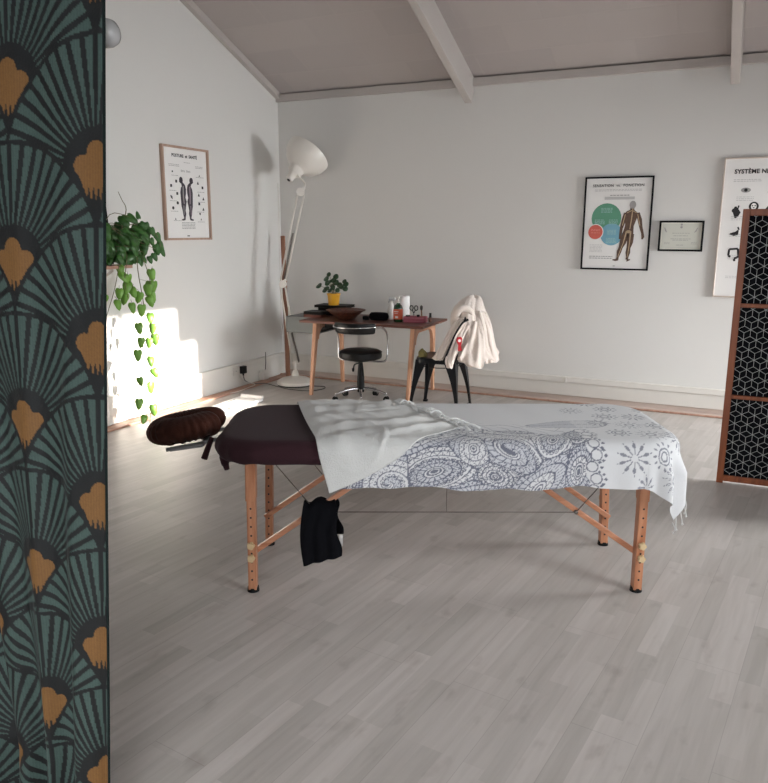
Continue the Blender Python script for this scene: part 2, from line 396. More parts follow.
# white rail along the back wall under the ceiling, and the battens of the left gable
def rafter(x, yend, w=0.065, h=0.215):
    bm = BM()
    p0 = V(x, yend, zc(yend) - h / 2); p1 = V(x, YR, zc(YR) - h / 2)
    add_bar(bm, p0, p1, w, h); return bm
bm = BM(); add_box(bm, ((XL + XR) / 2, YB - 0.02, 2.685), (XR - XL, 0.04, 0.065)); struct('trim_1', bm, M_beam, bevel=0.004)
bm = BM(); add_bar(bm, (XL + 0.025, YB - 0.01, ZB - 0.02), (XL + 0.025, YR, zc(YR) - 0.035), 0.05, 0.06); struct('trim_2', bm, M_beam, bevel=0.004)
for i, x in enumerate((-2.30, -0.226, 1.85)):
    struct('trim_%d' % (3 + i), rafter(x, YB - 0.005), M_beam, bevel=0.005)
# skirting boxes
bm = BM()
add_box(bm, ((XL + XR) / 2, YB - 0.012, 0.132), (XR - XL, 0.024, 0.165))
add_box(bm, ((XL + XR) / 2, YB - 0.016, 0.190), (XR - XL, 0.032, 0.05))
add_box(bm, (-1.35, YB - 0.019, 0.19), (0.012, 0.038, 0.052))
struct('baseboard_back', bm, M_white, bevel=0.004)
bm = BM()
add_box(bm, (XL + 0.012, (YF + YB) / 2, 0.09), (0.024, YB - YF, 0.18)); add_box(bm, (XL + 0.016, (YF + YB) / 2, 0.20), (0.032, YB - YF, 0.05))
struct('baseboard_left', bm, M_white, bevel=0.004)
bm = BM(); add_box(bm, ((XL + XR) / 2, YB - 0.008, 0.027), (XR - XL, 0.016, 0.050)); struct('trim_6', bm, M_rawboard)
bm = BM(); add_box(bm, ((XL + XR) / 2, 6.455, 0.004), (XR - XL, 0.09, 0.008)); struct('trim_7', bm, M_rawboard)
bm = BM(); add_box(bm, ((XL + XR) / 2, 6.40, 0.007), (XR - XL, 0.024, 0.014)); struct('trim_8', bm, M_batten, bevel=0.004)
bm = BM(); add_box(bm, (-4.155, (YF + 6.4) / 2, 0.008), (0.10, 6.4 - YF, 0.016)); struct('trim_9', bm, M_batten, bevel=0.004)
# cable duct in the corner
bm = BM(); add_tube(bm, [(XL + 0.006, 6.46, 1.9), (XL + 0.006, 6.46, 0.24)], 0.0035, 6); struct('trim_10', bm, M_white)

# ------------------------------------------------------------------ curtain in the foreground
CX, CY = -1.127, 1.143
def curtain():
    t = thing('patterned_curtain', 'dark green curtain with gold and black fan pattern in the left foreground', 'curtain', (CX - 0.005, CY, 0.003))
    Wc, Hc, dx = 0.85, 1.92, 0.0026
    nu, nv = int(Wc / dx), int(Hc / dx)
    s = np.linspace(0, Wc, nu)[:, None]; z = np.linspace(0, Hc, nv)[None, :]
    s, z = np.broadcast_arrays(s, z)
    k = 1 - 0.42 * np.clip((1.45 - z) / 1.30, 0, 1) ** 1.3
    g = np.clip((Hc - z) / Hc, 0, 1)
    X = -s * k - (1.846 - z) * 0.098
    amp = 0.004 + 0.020 * g * g
    Y = amp * np.sin(s * 2 * PI / 0.17 + 0.9 + 0.5 * np.sin(z * 1.7)) + 0.003 * np.sin(s * 2 * PI / 0.071 + z * 2) * g
    P = np.stack([X, Y, z], -1)
    # colours ----------------------------------------------------
    a, b, Rf = 0.235, 0.356, 0.252
    u = s + 0.0; v = z
    base = np.array(srgb(22, 28, 28)[:3]); teal = np.array(srgb(64, 84, 78)[:3]); gold = np.array(srgb(124, 86, 42)[:3]); dark = np.array(srgb(12, 15, 16)[:3])
    col = np.tile(dark, (nu, nv, 1)).astype(float)
    best = np.full((nu, nv), 1e9); cu = np.zeros((nu, nv)); cv = np.zeros((nu, nv))
    # lattice: column at s=0.035 (gold at right edge), next at s=0.24
    us = [0.018 + a * i for i in range(-2, 6)]
    for i, uc in enumerate(us):
        off = 0.140 if i % 2 == 0 else 0.140 + b / 2 - 0.01
        for j in range(-2, 7):
            vc = off + j * b
            d = np.hypot((u - uc), v - vc)
            ok = (d < Rf) & (vc < best)
            best = np.where(ok, vc, best); cu = np.where(ok, uc, cu); cv = np.where(ok, vc, cv)
    dxu = u - cu; dv = v - cv; d = np.hypot(dxu, dv); th = np.arctan2(dxu, dv)
    rays = np.abs(((th / (2 * PI) * 46) % 1) - 0.5)
    wd = np.clip((d - 0.06) / 0.20, 0, 1)
    stripe = (rays < 0.14 + 0.19 * wd) & (d > 0.092 + 0.012 * np.cos(th * 46)) & (d < Rf - 0.010)
    col[stripe] = teal
    tone = 0.82 + 0.36 * (np.sin(u * 900) * 0.25 + np.random.rand(nu, nv) * 0.5)
    # gold crown
    lob = (np.hypot(dxu, dv - 0.030) < 0.023) | (np.hypot(np.abs(dxu) - 0.032, dv - 0.006) < 0.021)
    tap = (dv < 0.012) & (dv > -0.10) & (np.abs(dxu) < 0.050 - 0.028 * np.clip((-dv) / 0.06, 0, 1) ** 0.8) | (np.hypot(dxu, dv - 0.005) < 0.034)
    G = lob | tap
    # fronts of the lower neighbours hide the crown tail
    col[G & (best < 1e8)] = gold
    dk = (dv < -0.048 - 0.012 * np.cos(dxu * 520)) & (dv > -0.20) & (np.abs(dxu) < 0.06)
    col[dk] = dark
    col = col * tone[..., None]
    me = bpy.data.meshes.new('curtain_panel')
    co = P.reshape(-1, 3)
    idx = np.arange(nu * nv).reshape(nu, nv)
    quads = np.stack([idx[:-1, :-1], idx[1:, :-1], idx[1:, 1:], idx[:-1, 1:]], -1).reshape(-1, 4)
    mesh_fast(me, co, quads, col.reshape(-1, 3)); me.materials.append(inkmat('fan_pattern_velvet', rough=0.7, sheen=0.04))
    o = bpy.data.objects.new('curtain_panel', me); C.objects.link(o); o.parent = t
    sm = o.modifiers.new('solid', 'SOLIDIFY'); sm.thickness = 0.002
    bm = BM()
    add_tube(bm, [(0.002 - (1.846 - zz) * 0.098, (0.004 + 0.020 * ((Hc - zz) / Hc) ** 2) * math.sin(0.9 + 0.5 * math.sin(zz * 1.7)), zz) for zz in np.linspace(0.005, Hc, 60)], 0.0030, 6)
    obj('side_hem', bm, mat('hem_teal', srgb(26, 34, 33), 0.9, spec=0.2), t, smooth=True)
def mesh_fast(me, co, quads, col=None):
    me.vertices.add(len(co)); me.vertices.foreach_set('co', np.ascontiguousarray(co, dtype=np.float32).ravel())
    me.loops.add(quads.size); me.loops.foreach_set('vertex_index', quads.astype(np.int32).ravel())
    me.polygons.add(len(quads)); me.polygons.foreach_set('loop_start', np.arange(0, quads.size, 4, dtype=np.int32))
    me.polygons.foreach_set('use_smooth', np.ones(len(quads), dtype=bool))
    me.update(calc_edges=True); me.validate()
    if col is not None:
        at = me.color_attributes.new('ink', 'FLOAT_COLOR', 'POINT')
        at.data.foreach_set('color', np.concatenate([col, np.ones((len(col), 1))], 1).astype(np.float32).ravel())
curtain()
t = thing('curtain_rod', 'metal curtain rod with clear round end knob above the curtain', 'curtain rod', (CX - 0.072, CY + 0.045, 1.822))
bm = BM(); add_cyl(bm, (0.0, 0, 0), (XL - CX + 0.012, 0, 0), 0.011, seg=20); obj('rod', bm, M_chrome, t, smooth=30)
bm = BM(); M = Matrix.Translation((0.0, 0, 0)) @ Matrix.Rotation(PI / 2, 4, 'Y') @ Matrix.Diagonal((0.78, 0.78, 0.78, 1))
add_lathe(bm, [(0, -0.004), (0.015, -0.004), (0.018, 0.004), (0.020, 0.012), (0.030, 0.02), (0.034, 0.035), (0.034, 0.046), (0.030, 0.058), (0.018, 0.066), (0, 0.068)], 32, M)
obj('end_knob', bm, M_clear, t, smooth=50)
bm = BM(); add_cyl(bm, (XL - CX + 0.001, 0, 0), (XL - CX + 0.014, 0, 0), 0.035, seg=24); obj('wall_flange', bm, M_chrome, t, smooth=30)
for i in range(6):
    bm = BM(); add_tube(bm, [(-0.06 - i * 0.125, 0.017 * math.cos(q), 0.017 * math.sin(q)) for q in np.linspace(0, 2 * PI, 17)[:-1]], 0.0025, 6, closed=True)
    add_cyl(bm, (-0.06 - i * 0.125, -0.016, 0), (-0.06 - i * 0.125, -0.040, 0.0), 0.002, seg=6)
    obj('curtain_ring', bm, M_chrome, t, smooth=True)
# ------------------------------------------------------------------ pictures on the walls
FA = Matrix.Rotation(PI / 2, 4, 'X')
class Flat:
    """drawing surface: x right, y up in metres from the picture's centre, layers towards the viewer (-y)"""
    def __init__(s, y0): s.y0 = y0
    def P(s, x, y, layer): return (x, s.y0 - 0.0006 * layer, y)
    def poly(s, bm, pts, layer=1, mi=0): add_poly(bm, [s.P(x, y, layer) for x, y in pts], 0.0005, (0, 1, 0), mi)
    def disc(s, bm, x, y, r, layer=1, ry=None, seg=28, mi=0): s.poly(bm, [(x + r * math.cos(2 * PI * k / seg), y + (ry or r) * math.sin(2 * PI * k / seg)) for k in range(seg)], layer, mi)
    def rect(s, bm, x, y, w, h, layer=1, mi=0): s.poly(bm, [(x - w / 2, y - h / 2), (x + w / 2, y - h / 2), (x + w / 2, y + h / 2), (x - w / 2, y + h / 2)], layer, mi)
    def limb(s, bm, pts, layer=1, mi=0):
        """pts: (x, y, r) chain, drawn as one tapered outline"""
        L = []; Rr = []
        n = len(pts)
        for i, (x, y, r) in enumerate(pts):
            a = pts[max(0, i - 1)]; b = pts[min(n - 1, i + 1)]
            dx, dy = b[0] - a[0], b[1] - a[1]; d = math.hypot(dx, dy) or 1; nx, ny = -dy / d, dx / d
            L.append((x + nx * r, y + ny * r)); Rr.append((x - nx * r, y - ny * r))
        s.poly(bm, L + Rr[::-1], layer, mi)
    def words(s, name, body, size, x, y, mt, parent, layer=1, **k):
        M = Matrix.Translation(s.P(x, y, layer)) @ FA
        return text_mesh(name, body, size, M, mt, parent, **k)
def picture(name, label, cat, loc, rz, W, H, fw, fd, fm, pm):
    t = thing(name, label, cat, loc, rz, 'framed posters on the walls' if cat == 'poster' else None)
    bm = BM()
    for (x, z, w, h) in [(-W / 2 + fw / 2, 0, fw, H), (W / 2 - fw / 2, 0, fw, H)]: add_box(bm, (x, -fd / 2, z), (w, fd, h))
    for z in (-H / 2 + fw / 2, H / 2 - fw / 2): add_box(bm, (0, -fd / 2, z), (W - 2 * fw, fd, fw))
    obj('frame', bm, fm, t, bevel=0.0015)
    bm = BM(); add_box(bm, (0, -0.006, 0), (W - 2 * fw, 0.008, H - 2 * fw)); obj('print_sheet', bm, pm, t)
    return t, Flat(-0.0105)
def greek(f, bm, x0, x1, ys, lh, layer=1, seed=1):
    rnd = random.Random(seed); nb = bmesh.new(); PENDING[id(bm)].append(nb); bm = nb
    for y in ys:
        x = x0
        while x < x1 - 0.004:
            wl = min(rnd.uniform(0.008, 0.026), x1 - x); f.rect(bm, x + wl / 2, y, wl, lh, layer); x += wl + 0.005

# 1. sensation poster
W_, H_ = 0.537, 0.742
t, f = picture('framed_poster', 'black framed poster with green, blue and red circles and a walking figure', 'poster', (-1.013, YB - 0.001, 1.510), 0, W_, H_, 0.013, 0.022, M_blackframe, M_paper)
def N(x, y): return ((x - 0.5) * W_, (0.5 - y) * H_)
x, y = N(0.49, 0.095); f.words('title', 'SENSATION  vs.  FONCTION', 0.0290, x, y, M_ink, t, bold=0.0004, spacing=1.10)
bm = BM(); greek(f, bm, N(0.15, 0)[0], N(0.84, 0)[0], [N(0, 0.137)[1], N(0, 0.150)[1]], 0.0042, seed=2)
greek(f, bm, N(0.12, 0)[0], N(0.31, 0)[0], [N(0, v)[1] for v in (0.73, 0.745, 0.76, 0.775, 0.79, 0.805)], 0.0035, seed=3)
f.rect(bm, *N(0.52, 0.228), 0.235, 0.022); obj('grey_band', bm, M_inklight, t)
bm = BM(); greek(f, bm, N(0.38, 0)[0], N(0.66, 0)[0], [N(0, 0.198)[1]], 0.007, seed=5); greek(f, bm, N(0.12, 0)[0], N(0.47, 0)[0], [N(0, 0.855)[1], N(0, 0.875)[1]], 0.006, seed=6)
f.rect(bm, *N(0.5, 0.957), 0.018, 0.006); obj('bold_text', bm, M_inkgrey, t)
bm = BM(); f.disc(bm, *N(0.345, 0.44), 0.118); obj('green_circle', bm, M_green, t)
bm = BM(); f.disc(bm, *N(0.435, 0.615), 0.088, 2); obj('blue_circle', bm, M_blue, t)
bm = BM(); f.disc(bm, *N(0.195, 0.59), 0.064, 4); obj('white_circle_border', bm, M_paper, t)
bm = BM(); f.disc(bm, *N(0.195, 0.59), 0.058, 5); obj('red_circle', bm, M_red, t)
bm = BM(); x, _ = N(0.345, 0)
for (cx_, y0_, hw) in [(0.345, 0.335, 0.045), (0.25, 0.46, 0.04), (0.45, 0.46, 0.035), (0.435, 0.57, 0.035), (0.435, 0.66, 0.04)]:
    c0 = N(cx_, y0_); greek(f, bm, c0[0] - hw, c0[0] + hw, [c0[1], c0[1] - 0.011, c0[1] - 0.021, c0[1] - 0.031], 0.0045, 3, seed=int(cx_ * 100))
obj('circle_text', bm, M_palewords, t)
bm = BM(); c0 = N(0.195, 0.575); greek(f, bm, c0[0] - 0.035, c0[0] + 0.035, [c0[1] + .01, c0[1], c0[1] - 0.018], 0.004, 6, seed=9); obj('red_circle_text', bm, mat('salmon_print', srgb(232, 150, 136)), t)
# walking figure seen from behind
def NP(pts): return [(*N(a, b), r) for a, b, r in pts]
bm = BM()
f.limb(bm, NP([(0.715, 0.325, .015), (0.715, 0.355, .017), (0.712, 0.375, .042), (0.71, 0.40, .054), (0.70, 0.46, .043), (0.69, 0.52, .034), (0.685, 0.56, .037), (0.675, 0.61, .043), (0.675, 0.635, .038)]), 2)
f.limb(bm, NP([(0.625, 0.385, .014), (0.60, 0.47, .017), (0.575, 0.55, .012), (0.568, 0.62, .010), (0.565, 0.665, .009)]), 3)
f.limb(bm, NP([(0.80, 0.385, .014), (0.835, 0.46, .017), (0.855, 0.53, .013), (0.885, 0.60, .010), (0.895, 0.64, .011), (0.885, 0.665, .006)]), 3)
f.limb(bm, NP([(0.645, 0.61, .028), (0.61, 0.70, .026), (0.585, 0.755, .016), (0.565, 0.80, .018), (0.55, 0.86, .009), (0.545, 0.885, .010)]), 3)
f.limb(bm, NP([(0.715, 0.61, .028), (0.715, 0.70, .024), (0.70, 0.76, .015), (0.695, 0.81, .018), (0.69, 0.86, .009), (0.685, 0.885, .010)]), 3)
f.limb(bm, NP([(0.56, 0.885, .008), (0.52, 0.892, .008), (0.475, 0.890, .004)]), 4)
f.limb(bm, NP([(0.70, 0.885, .008), (0.68, 0.895, .010), (0.735, 0.885, .004)]), 4)
obj('figure', bm, M_body, t)
bm = BM(); f.disc(bm, *N(0.72, 0.30), 0.025, 4, 0.032); obj('figure_head', bm, M_inkgrey, t)
bm = BM()
f.limb(bm, NP([(0.725, 0.34, .004), (0.715, 0.45, .004), (0.70, 0.56, .003)]), 5); f.limb(bm, NP([(0.64, 0.385, .003), (0.71, 0.36, .004), (0.79, 0.385, .003)]), 5)
for sx in (-1, 1):
    f.limb(bm, NP([(0.685 + sx * 0.03, 0.58, .006), (0.665 + sx * 0.045, 0.70, .003), (0.62 + sx * 0.07, 0.86, .002)]), 5)
    f.limb(bm, NP([(0.71 + sx * 0.09, 0.40, .003), (0.715 + sx * 0.125, 0.52, .003)]), 5)
f.disc(bm, *N(0.685, 0.585), 0.020, 5, 0.012)
obj('figure_lines', bm, M_bodyline, t)

# 2. certificate
W_, H_ = 0.330, 0.236
t, f = picture('framed_certificate', 'small black framed certificate between the two posters on the back wall', 'certificate', (-0.515, YB - 0.001, 1.415), 0, W_, H_, 0.014, 0.022, M_blackframe, M_cream)
bm = BM(); f.rect(bm, 0, 0, W_ - 0.05, H_ - 0.05, 1); obj('inner_page', bm, mat('pale_green_paper', srgb(206, 205, 194), 0.6, var=0.02), t)
bm = BM()
for yy, w0 in ((0.022, 0.13), (0.002, 0.11), (-0.022, 0.15), (-0.032, 0.12), (-0.07, 0.06)):
    greek(f, bm, -w0 / 2, w0 / 2, [yy], 0.0035, 2, seed=int(1000 + yy * 999))
f.disc(bm, 0, 0.088, 0.008, 2); f.disc(bm, 0, 0.068, 0.009, 2)
f.limb(bm, [(-0.125, 0.065, .003), (-0.115, 0.04, .005), (-0.108, 0.028, .001)], 2); f.limb(bm, [(0.12, 0.065, .002), (0.105, 0.035, .004), (0.095, 0.028, .001)], 2)
for xx in (-0.1, 0.1): greek(f, bm, xx - 0.02, xx + 0.02, [-0.05, -0.06], 0.003, 2, seed=4)
for pb in PENDING.pop(id(bm)): obj('text_block', pb, M_inkgrey, t)
PENDING[id(bm)] = []; obj_each('emblem', bm, M_inkgrey, t)

# 3. nervous system poster
W_, H_ = 0.73, 1.045
t, f = picture('framed_poster', 'tall pale framed poster with organ icons behind the folding screen', 'poster', (-0.2475 + W_ / 2, YB - 0.001, 1.4725), 0, W_, H_, 0.010, 0.022, mat('pale_white_wood', srgb(206, 190, 178), 0.5), M_paper)
f.words('title', 'SYSTÈME NERVEUX', 0.043, -0.290, 0.420, M_ink, t, align='LEFT', bold=0.0014, spacing=1.03)
bm = BM()
greek(f, bm, -0.290, -0.10, [0.362, 0.350], 0.004, seed=12); greek(f, bm, -0.26, -0.14, [0.235, 0.222, 0.21], 0.0035, seed=13)
for yy in (0.09, 0.078, 0.066, -0.045, -0.057, -0.20, -0.215, -0.228, -0.36, -0.372): greek(f, bm, -0.285, -0.17, [yy], 0.0035, seed=int(500 + yy * 300))
greek(f, bm, -0.17, 0.0, [0.120], 0.0035, seed=8); greek(f, bm, -0.1, 0.3, [-0.44, -0.46], 0.004, seed=18)
obj('small_text', bm, M_inklight, t)
bm = BM(); f.disc(bm, -0.20, 0.285, 0.034, 1, 0.018); obj('eye_icon', bm, M_inkgrey, t)
bm = BM(); f.disc(bm, -0.20, 0.285, 0.012, 2); f.disc(bm, -0.135, 0.165, 0.034, 1); f.disc(bm, 0.19, 0.20, 0.034, 1)
f.limb(bm, [(-0.260, 0.165, .006), (-0.257, 0.14, .020), (-0.247, 0.118, .026), (-0.251, 0.095, .016), (-0.257, 0.078, .003)], 1); f.disc(bm, -0.268, 0.135, 0.016, 2); f.limb(bm, [(-0.247, 0.13, .004), (-0.237, 0.172, .005)], 2)
f.limb(bm, [(-0.225, -0.01, .004), (-0.235, -0.035, .016), (-0.255, -0.04, .014), (-0.282, -0.038, .004)], 1); f.limb(bm, [(-0.22, -0.008, .005), (-0.23, 0.012, .006)], 2)
bi = BM()
for a_, b_ in [((-0.275, -0.155), (-0.215, -0.15)), ((-0.215, -0.15), (-0.205, -0.21)), ((-0.205, -0.21), (-0.235, -0.225)), ((-0.275, -0.155), (-0.278, -0.205)), ((-0.278, -0.205), (-0.262, -0.212)), ((-0.235, -0.225), (-0.232, -0.245))]:
    f.limb(bi, [(*a_, .0075), (*b_, .0075)], 1)
f.disc(bm, -0.18, -0.31, 0.007, 1)
f.limb(bm, [(0.0, 0.32, .012), (0.0, 0.27, .05), (0.0, 0.22, .03), (0.0, 0.19, .02), (0.0, 0.12, .075), (0.0, -0.05, .055), (0.0, -0.12, .07), (0.0, -0.22, .05), (0.0, -0.38, .03)], 1)
for yy in (0.13, -0.03, -0.19): f.disc(bm, 0.24, yy, 0.026, 1)
obj('bowel_icon', bi, M_ink, t); obj_each('organ_icon', bm, M_ink, t)
bm = BM(); f.disc(bm, -0.135, 0.165, 0.019, 2, 0.024); f.disc(bm, 0.19, 0.20, 0.018, 2); obj_each('icon_highlight', bm, M_paper, t)
bm = BM(); f.disc(bm, -0.144, 0.170, 0.005, 3); f.disc(bm, -0.126, 0.170, 0.005, 3); f.rect(bm, -0.135, 0.156, 0.012, 0.006, 3); obj('icon_dots', bm, M_ink, t)

# 4. posture poster on the left wall
W_, H_ = 0.573, 0.742
t, f = picture('framed_poster', 'pale wood framed posture poster with two dark back to back figures', 'poster', (XL + 0.001, 5.090, 1.737), PI / 2, W_, H_, 0.017, 0.030, M_framewood, M_paper)
x, y = N(0.49, 0.10); f.words('title', 'POSTURE  et  SANTÉ', 0.034, x, y, M_ink, t, bold=0.001)
bm = BM()
for (a_, b_, yy) in [(0.15, 0.37, 0.195), (0.15, 0.37, 0.21), (0.72, 0.88, 0.195), (0.72, 0.88, 0.21), (0.47, 0.6, 0.165), (0.2, 0.35, 0.31), (0.72, 0.9, 0.31), (0.14, 0.28, 0.47), (0.74, 0.9, 0.47), (0.14, 0.28, 0.58), (0.74, 0.9, 0.58), (0.15, 0.3, 0.69), (0.72, 0.88, 0.69), (0.2, 0.36, 0.79), (0.72, 0.88, 0.80)]:
    greek(f, bm, N(a_, 0)[0], N(b_, 0)[0], [N(0, yy)[1]], 0.004, seed=int(a_ * 100 + yy * 70))
greek(f, bm, N(0.37, 0)[0], N(0.66, 0)[0], [N(0, v)[1] for v in (0.81, 0.826, 0.842, 0.858, 0.874)], 0.005, seed=77)
obj('small_text', bm, M_inkgrey, t)
x, y = N(0.5, 0.255); f.words('subtitle', 'être  bien', 0.030, x, y, M_inkgrey, t)
bm = BM()
for (a_, b_) in [(0.29, 0.37), (0.30, 0.50), (0.30, 0.60), (0.18, 0.42), (0.18, 0.54), (0.20, 0.655), (0.24, 0.77), (0.76, 0.37), (0.77, 0.50), (0.77, 0.60), (0.86, 0.42), (0.87, 0.54), (0.86, 0.655), (0.80, 0.77), (0.78, 0.71), (0.8, 0.29), (0.22, 0.27)]:
    X_, Y_ = N(a_, b_); q = int(a_ * 100 + b_ * 50) % 4; rr = 0.013 if b_ < 0.7 and b_ > 0.35 else 0.008
    if q == 0: f.disc(bm, X_, Y_, rr)
    elif q == 1: f.limb(bm, [(X_ - rr, Y_ + rr, .004), (X_, Y_, .010), (X_ + rr * .6, Y_ - rr * 1.2, .003)])
    elif q == 2: f.poly(bm, [(X_ - rr, Y_ - rr), (X_ + rr, Y_ - rr), (X_, Y_ + rr)])
    else: f.rect(bm, X_, Y_, rr * 1.7, rr * 1.7)
f.rect(bm, *N(0.5, 0.955), 0.03, 0.008)
obj_each('organ_icon', bm, M_ink, t)
M_fig = mat('dark_violet_print', srgb(62, 54, 62), 0.6, var=0.4, scale=50)
for sx, x0, hue in ((-1, 0.425, 0), (1, 0.575, 1)):
    bm = BM(); q = lambda dx, y, r: (*N(x0 + sx * dx, 0.355 + (y - 0.355) * 0.83), r * 0.95)
    nk = [(*N(x0 + sx * 0.028, 0.365), .010), (*N(x0 + sx * 0.012, 0.395), .011)]
    f.limb(bm, [q(0.012, 0.395, .012), q(-0.012, 0.425, .022), q(-0.01, 0.46, .033), q(0.0, 0.52, .036), q(0.005, 0.58, .030), q(-0.008, 0.63, .036), q(0.0, 0.69, .029), q(-0.004, 0.75, .019), q(-0.012, 0.79, .020), q(-0.012, 0.84, .010), q(-0.01, 0.86, .012)], 1)
    f.limb(bm, [q(-0.02, 0.858, .008), q(0.012, 0.865, .008), q(0.055, 0.868, .005)], 2)
    f.disc(bm, *N(x0 + sx * 0.035, 0.355), 0.022, 2, 0.026); f.limb(bm, [q(0.05, 0.37, .008), q(0.075, 0.375, .004)], 2)
    obj('figure', bm, M_fig, t)
    bm = BM(); f.limb(bm, nk, 2); obj('figure_neck', bm, M_fig, t)
    bm = BM(); f.limb(bm, [q(-0.005, 0.43, .006), q(0.0, 0.55, .007), q(-0.01, 0.66, .005)], 3); f.limb(bm, [q(0.0, 0.68, .005), q(0.002, 0.80, .003)], 3)
    obj('figure_highlight', bm, mat('mauve_print', srgb(150, 132, 142), 0.6) if sx > 0 else M_inkgrey, t)

# ------------------------------------------------------------------ folding screen
def screen():
    t = thing('folding_screen', 'reddish wood folding screen with black panels of white cube pattern', 'folding screen', (-0.063, 4.70, 0), R(2.0))
    W0, H0, fw, fd = 0.46, 1.572, 0.036, 0.03
    def leaf(x0, ang, parent):
        ca, sa = math.cos(ang), math.sin(ang); M = Matrix.Translation((x0[0], x0[1], 0)) @ Matrix.Rotation(ang, 4, 'Z')
        bm = BM()
        for x in (fw / 2, W0 - fw / 2): add_box(bm, (x, 0, H0 / 2), (fw, fd, H0))
        zs = [fw / 2 + 0.012, 0.52, 1.045, H0 - fw / 2]
        for i, z in enumerate(zs): add_box(bm, (W0 / 2, 0, z), (W0 - 2 * fw, fd * 0.85, fw * (1.0 if i in (0, 3) else 0.62)))
        bmesh.ops.transform(bm, matrix=M, verts=bm.verts); fr = obj('screen_frame', bm, M_screenwood, t, bevel=0.003)
        for a_, b_ in zip(zs, zs[1:]):
            z0, z1 = a_ + fw * 0.3, b_ - fw * 0.3; x0_, x1_ = fw - 0.002, W0 - fw + 0.002
            bm = BM(); add_box(bm, ((x0_ + x1_) / 2, 0.002, (z0 + z1) / 2), (x1_ - x0_, 0.006, z1 - z0))
            s_ = 0.0380; segs = set()
            hx = math.sqrt(3) / 2 * s_
            dirs = [(0, s_), (hx, s_ / 2), (hx, -s_ / 2), (0, -s_), (-hx, -s_ / 2), (-hx, s_ / 2)]
            for r_ in range(-1, int((z1 - z0) / (1.5 * s_)) + 3):
                for c_ in range(-1, int((x1_ - x0_) / (2 * hx)) + 3):
                    cx_ = x0_ + c_ * 2 * hx + (hx if r_ % 2 else 0); cz_ = z0 + r_ * 1.5 * s_
                    V6 = [(cx_ + a, cz_ + b) for a, b in dirs]
                    L_ = [(V6[i], V6[(i + 1) % 6]) for i in range(6)] + [((cx_, cz_), V6[i]) for i in (0, 2, 4)]
                    for A, B in L_:
                        k = tuple(sorted([(round(A[0], 4), round(A[1], 4)), (round(B[0], 4), round(B[1], 4))])); segs.add(k)
            for A, B in segs:
                # clip against the panel
                (ax, az), (bx, bz) = A, B; t0, t1 = 0.0, 1.0; dx, dz = bx - ax, bz - az; ok = True
                for p, q in ((-dx, ax - x0_ - .003), (dx, x1_ - .003 - ax), (-dz, az - z0 - .003), (dz, z1 - .003 - az)):
                    if abs(p) < 1e-9:
                        if q < 0: ok = False
                        continue
                    r0 = q / p
                    if p < 0: t0 = max(t0, r0)
                    else: t1 = min(t1, r0)
                if not ok or t1 - t0 < 0.05: continue
                p0 = (ax + dx * t0, az + dz * t0); p1 = (ax + dx * t1, az + dz * t1)
                l = math.hypot(dx, dz); nx, nz = -dz / l * 0.0012, dx / l * 0.0012
                for yy in (-0.0022, 0.0062):
                    vs = [bm.verts.new((p0[0] + nx, yy, p0[1] + nz)), bm.verts.new((p1[0] + nx, yy, p1[1] + nz)), bm.verts.new((p1[0] - nx, yy, p1[1] - nz)), bm.verts.new((p0[0] - nx, yy, p0[1] - nz))]
                    ff = bm.faces.new(vs if yy < 0 else vs[::-1]); ff.material_index = 1
            bmesh.ops.transform(bm, matrix=M, verts=bm.verts)
            obj('screen_panel', bm, [M_blackfab, mat('white_line_print', srgb(170, 170, 168), 0.8)], t, fix=False)
        return (x0[0] + W0 * ca, x0[1] + W0 * sa)
    e = leaf((0, 0), 0, t); leaf((e[0] + 0.016, e[1] - 0.016), R(-62), t)
    for z in (0.3, 1.25):
        bm = BM(); add_cyl(bm, (e[0] + 0.006, e[1] + 0.014, z - 0.035), (e[0] + 0.006, e[1] + 0.014, z + 0.035), 0.006, seg=12)
        obj('hinge', bm, M_wire, t, smooth=30)
screen()

# ------------------------------------------------------------------ massage table
TX, TY, TR = -1.112, 2.908, R(26)
def TW(a, v, z): return V(TX + a * math.cos(TR) - v * math.sin(TR), TY + a * math.sin(TR) + v * math.cos(TR), z)
tb = thing('massage_table', 'folding beech massage table with a dark plum fitted cover', 'massage table', (TX, TY, 0), TR)
LH, HW, RC, ER = 0.93, 0.35, 0.19, 0.055
def surf(a, b, off=0.0, zt=0.662, flare=0.02, fold=0.0, rc=RC):
    """cloth coordinate (a, b) -> point on the padded table"""
    cx_, cy_ = LH - rc, HW - rc
    qx, qy = max(abs(a) - cx_, 0), max(abs(b) - cy_, 0); n = math.hypot(qx, qy)
    sx, sy = math.copysign(1, a), math.copysign(1, b)
    d = n - (rc - ER)
    if d <= 0 or n == 0: return V(a, b, zt + off)
    ux_, uy_ = qx / n * sx, qy / n * sy
    bx, by = (min(abs(a), cx_)) * sx, (min(abs(b), cy_)) * sy
    r = rc - ER; er = ER + off; L = ER * PI / 2
    if d < L: th = d / ER; o = er * math.sin(th); dn = er * (1 - math.cos(th))
    else:
        h = d - L; o = er + flare * h; dn = er + h
        corner = min(qx, qy) / (rc * 0.5) if min(qx, qy) > 0 else 0
        o += fold * min(1, corner) * min(1, h / 0.08) * (0.022 + 0.026 * math.sin(math.atan2(qy, qx) * 13))
    return V(bx + ux_ * (r + o), by + uy_ * (r + o), zt + off - dn)
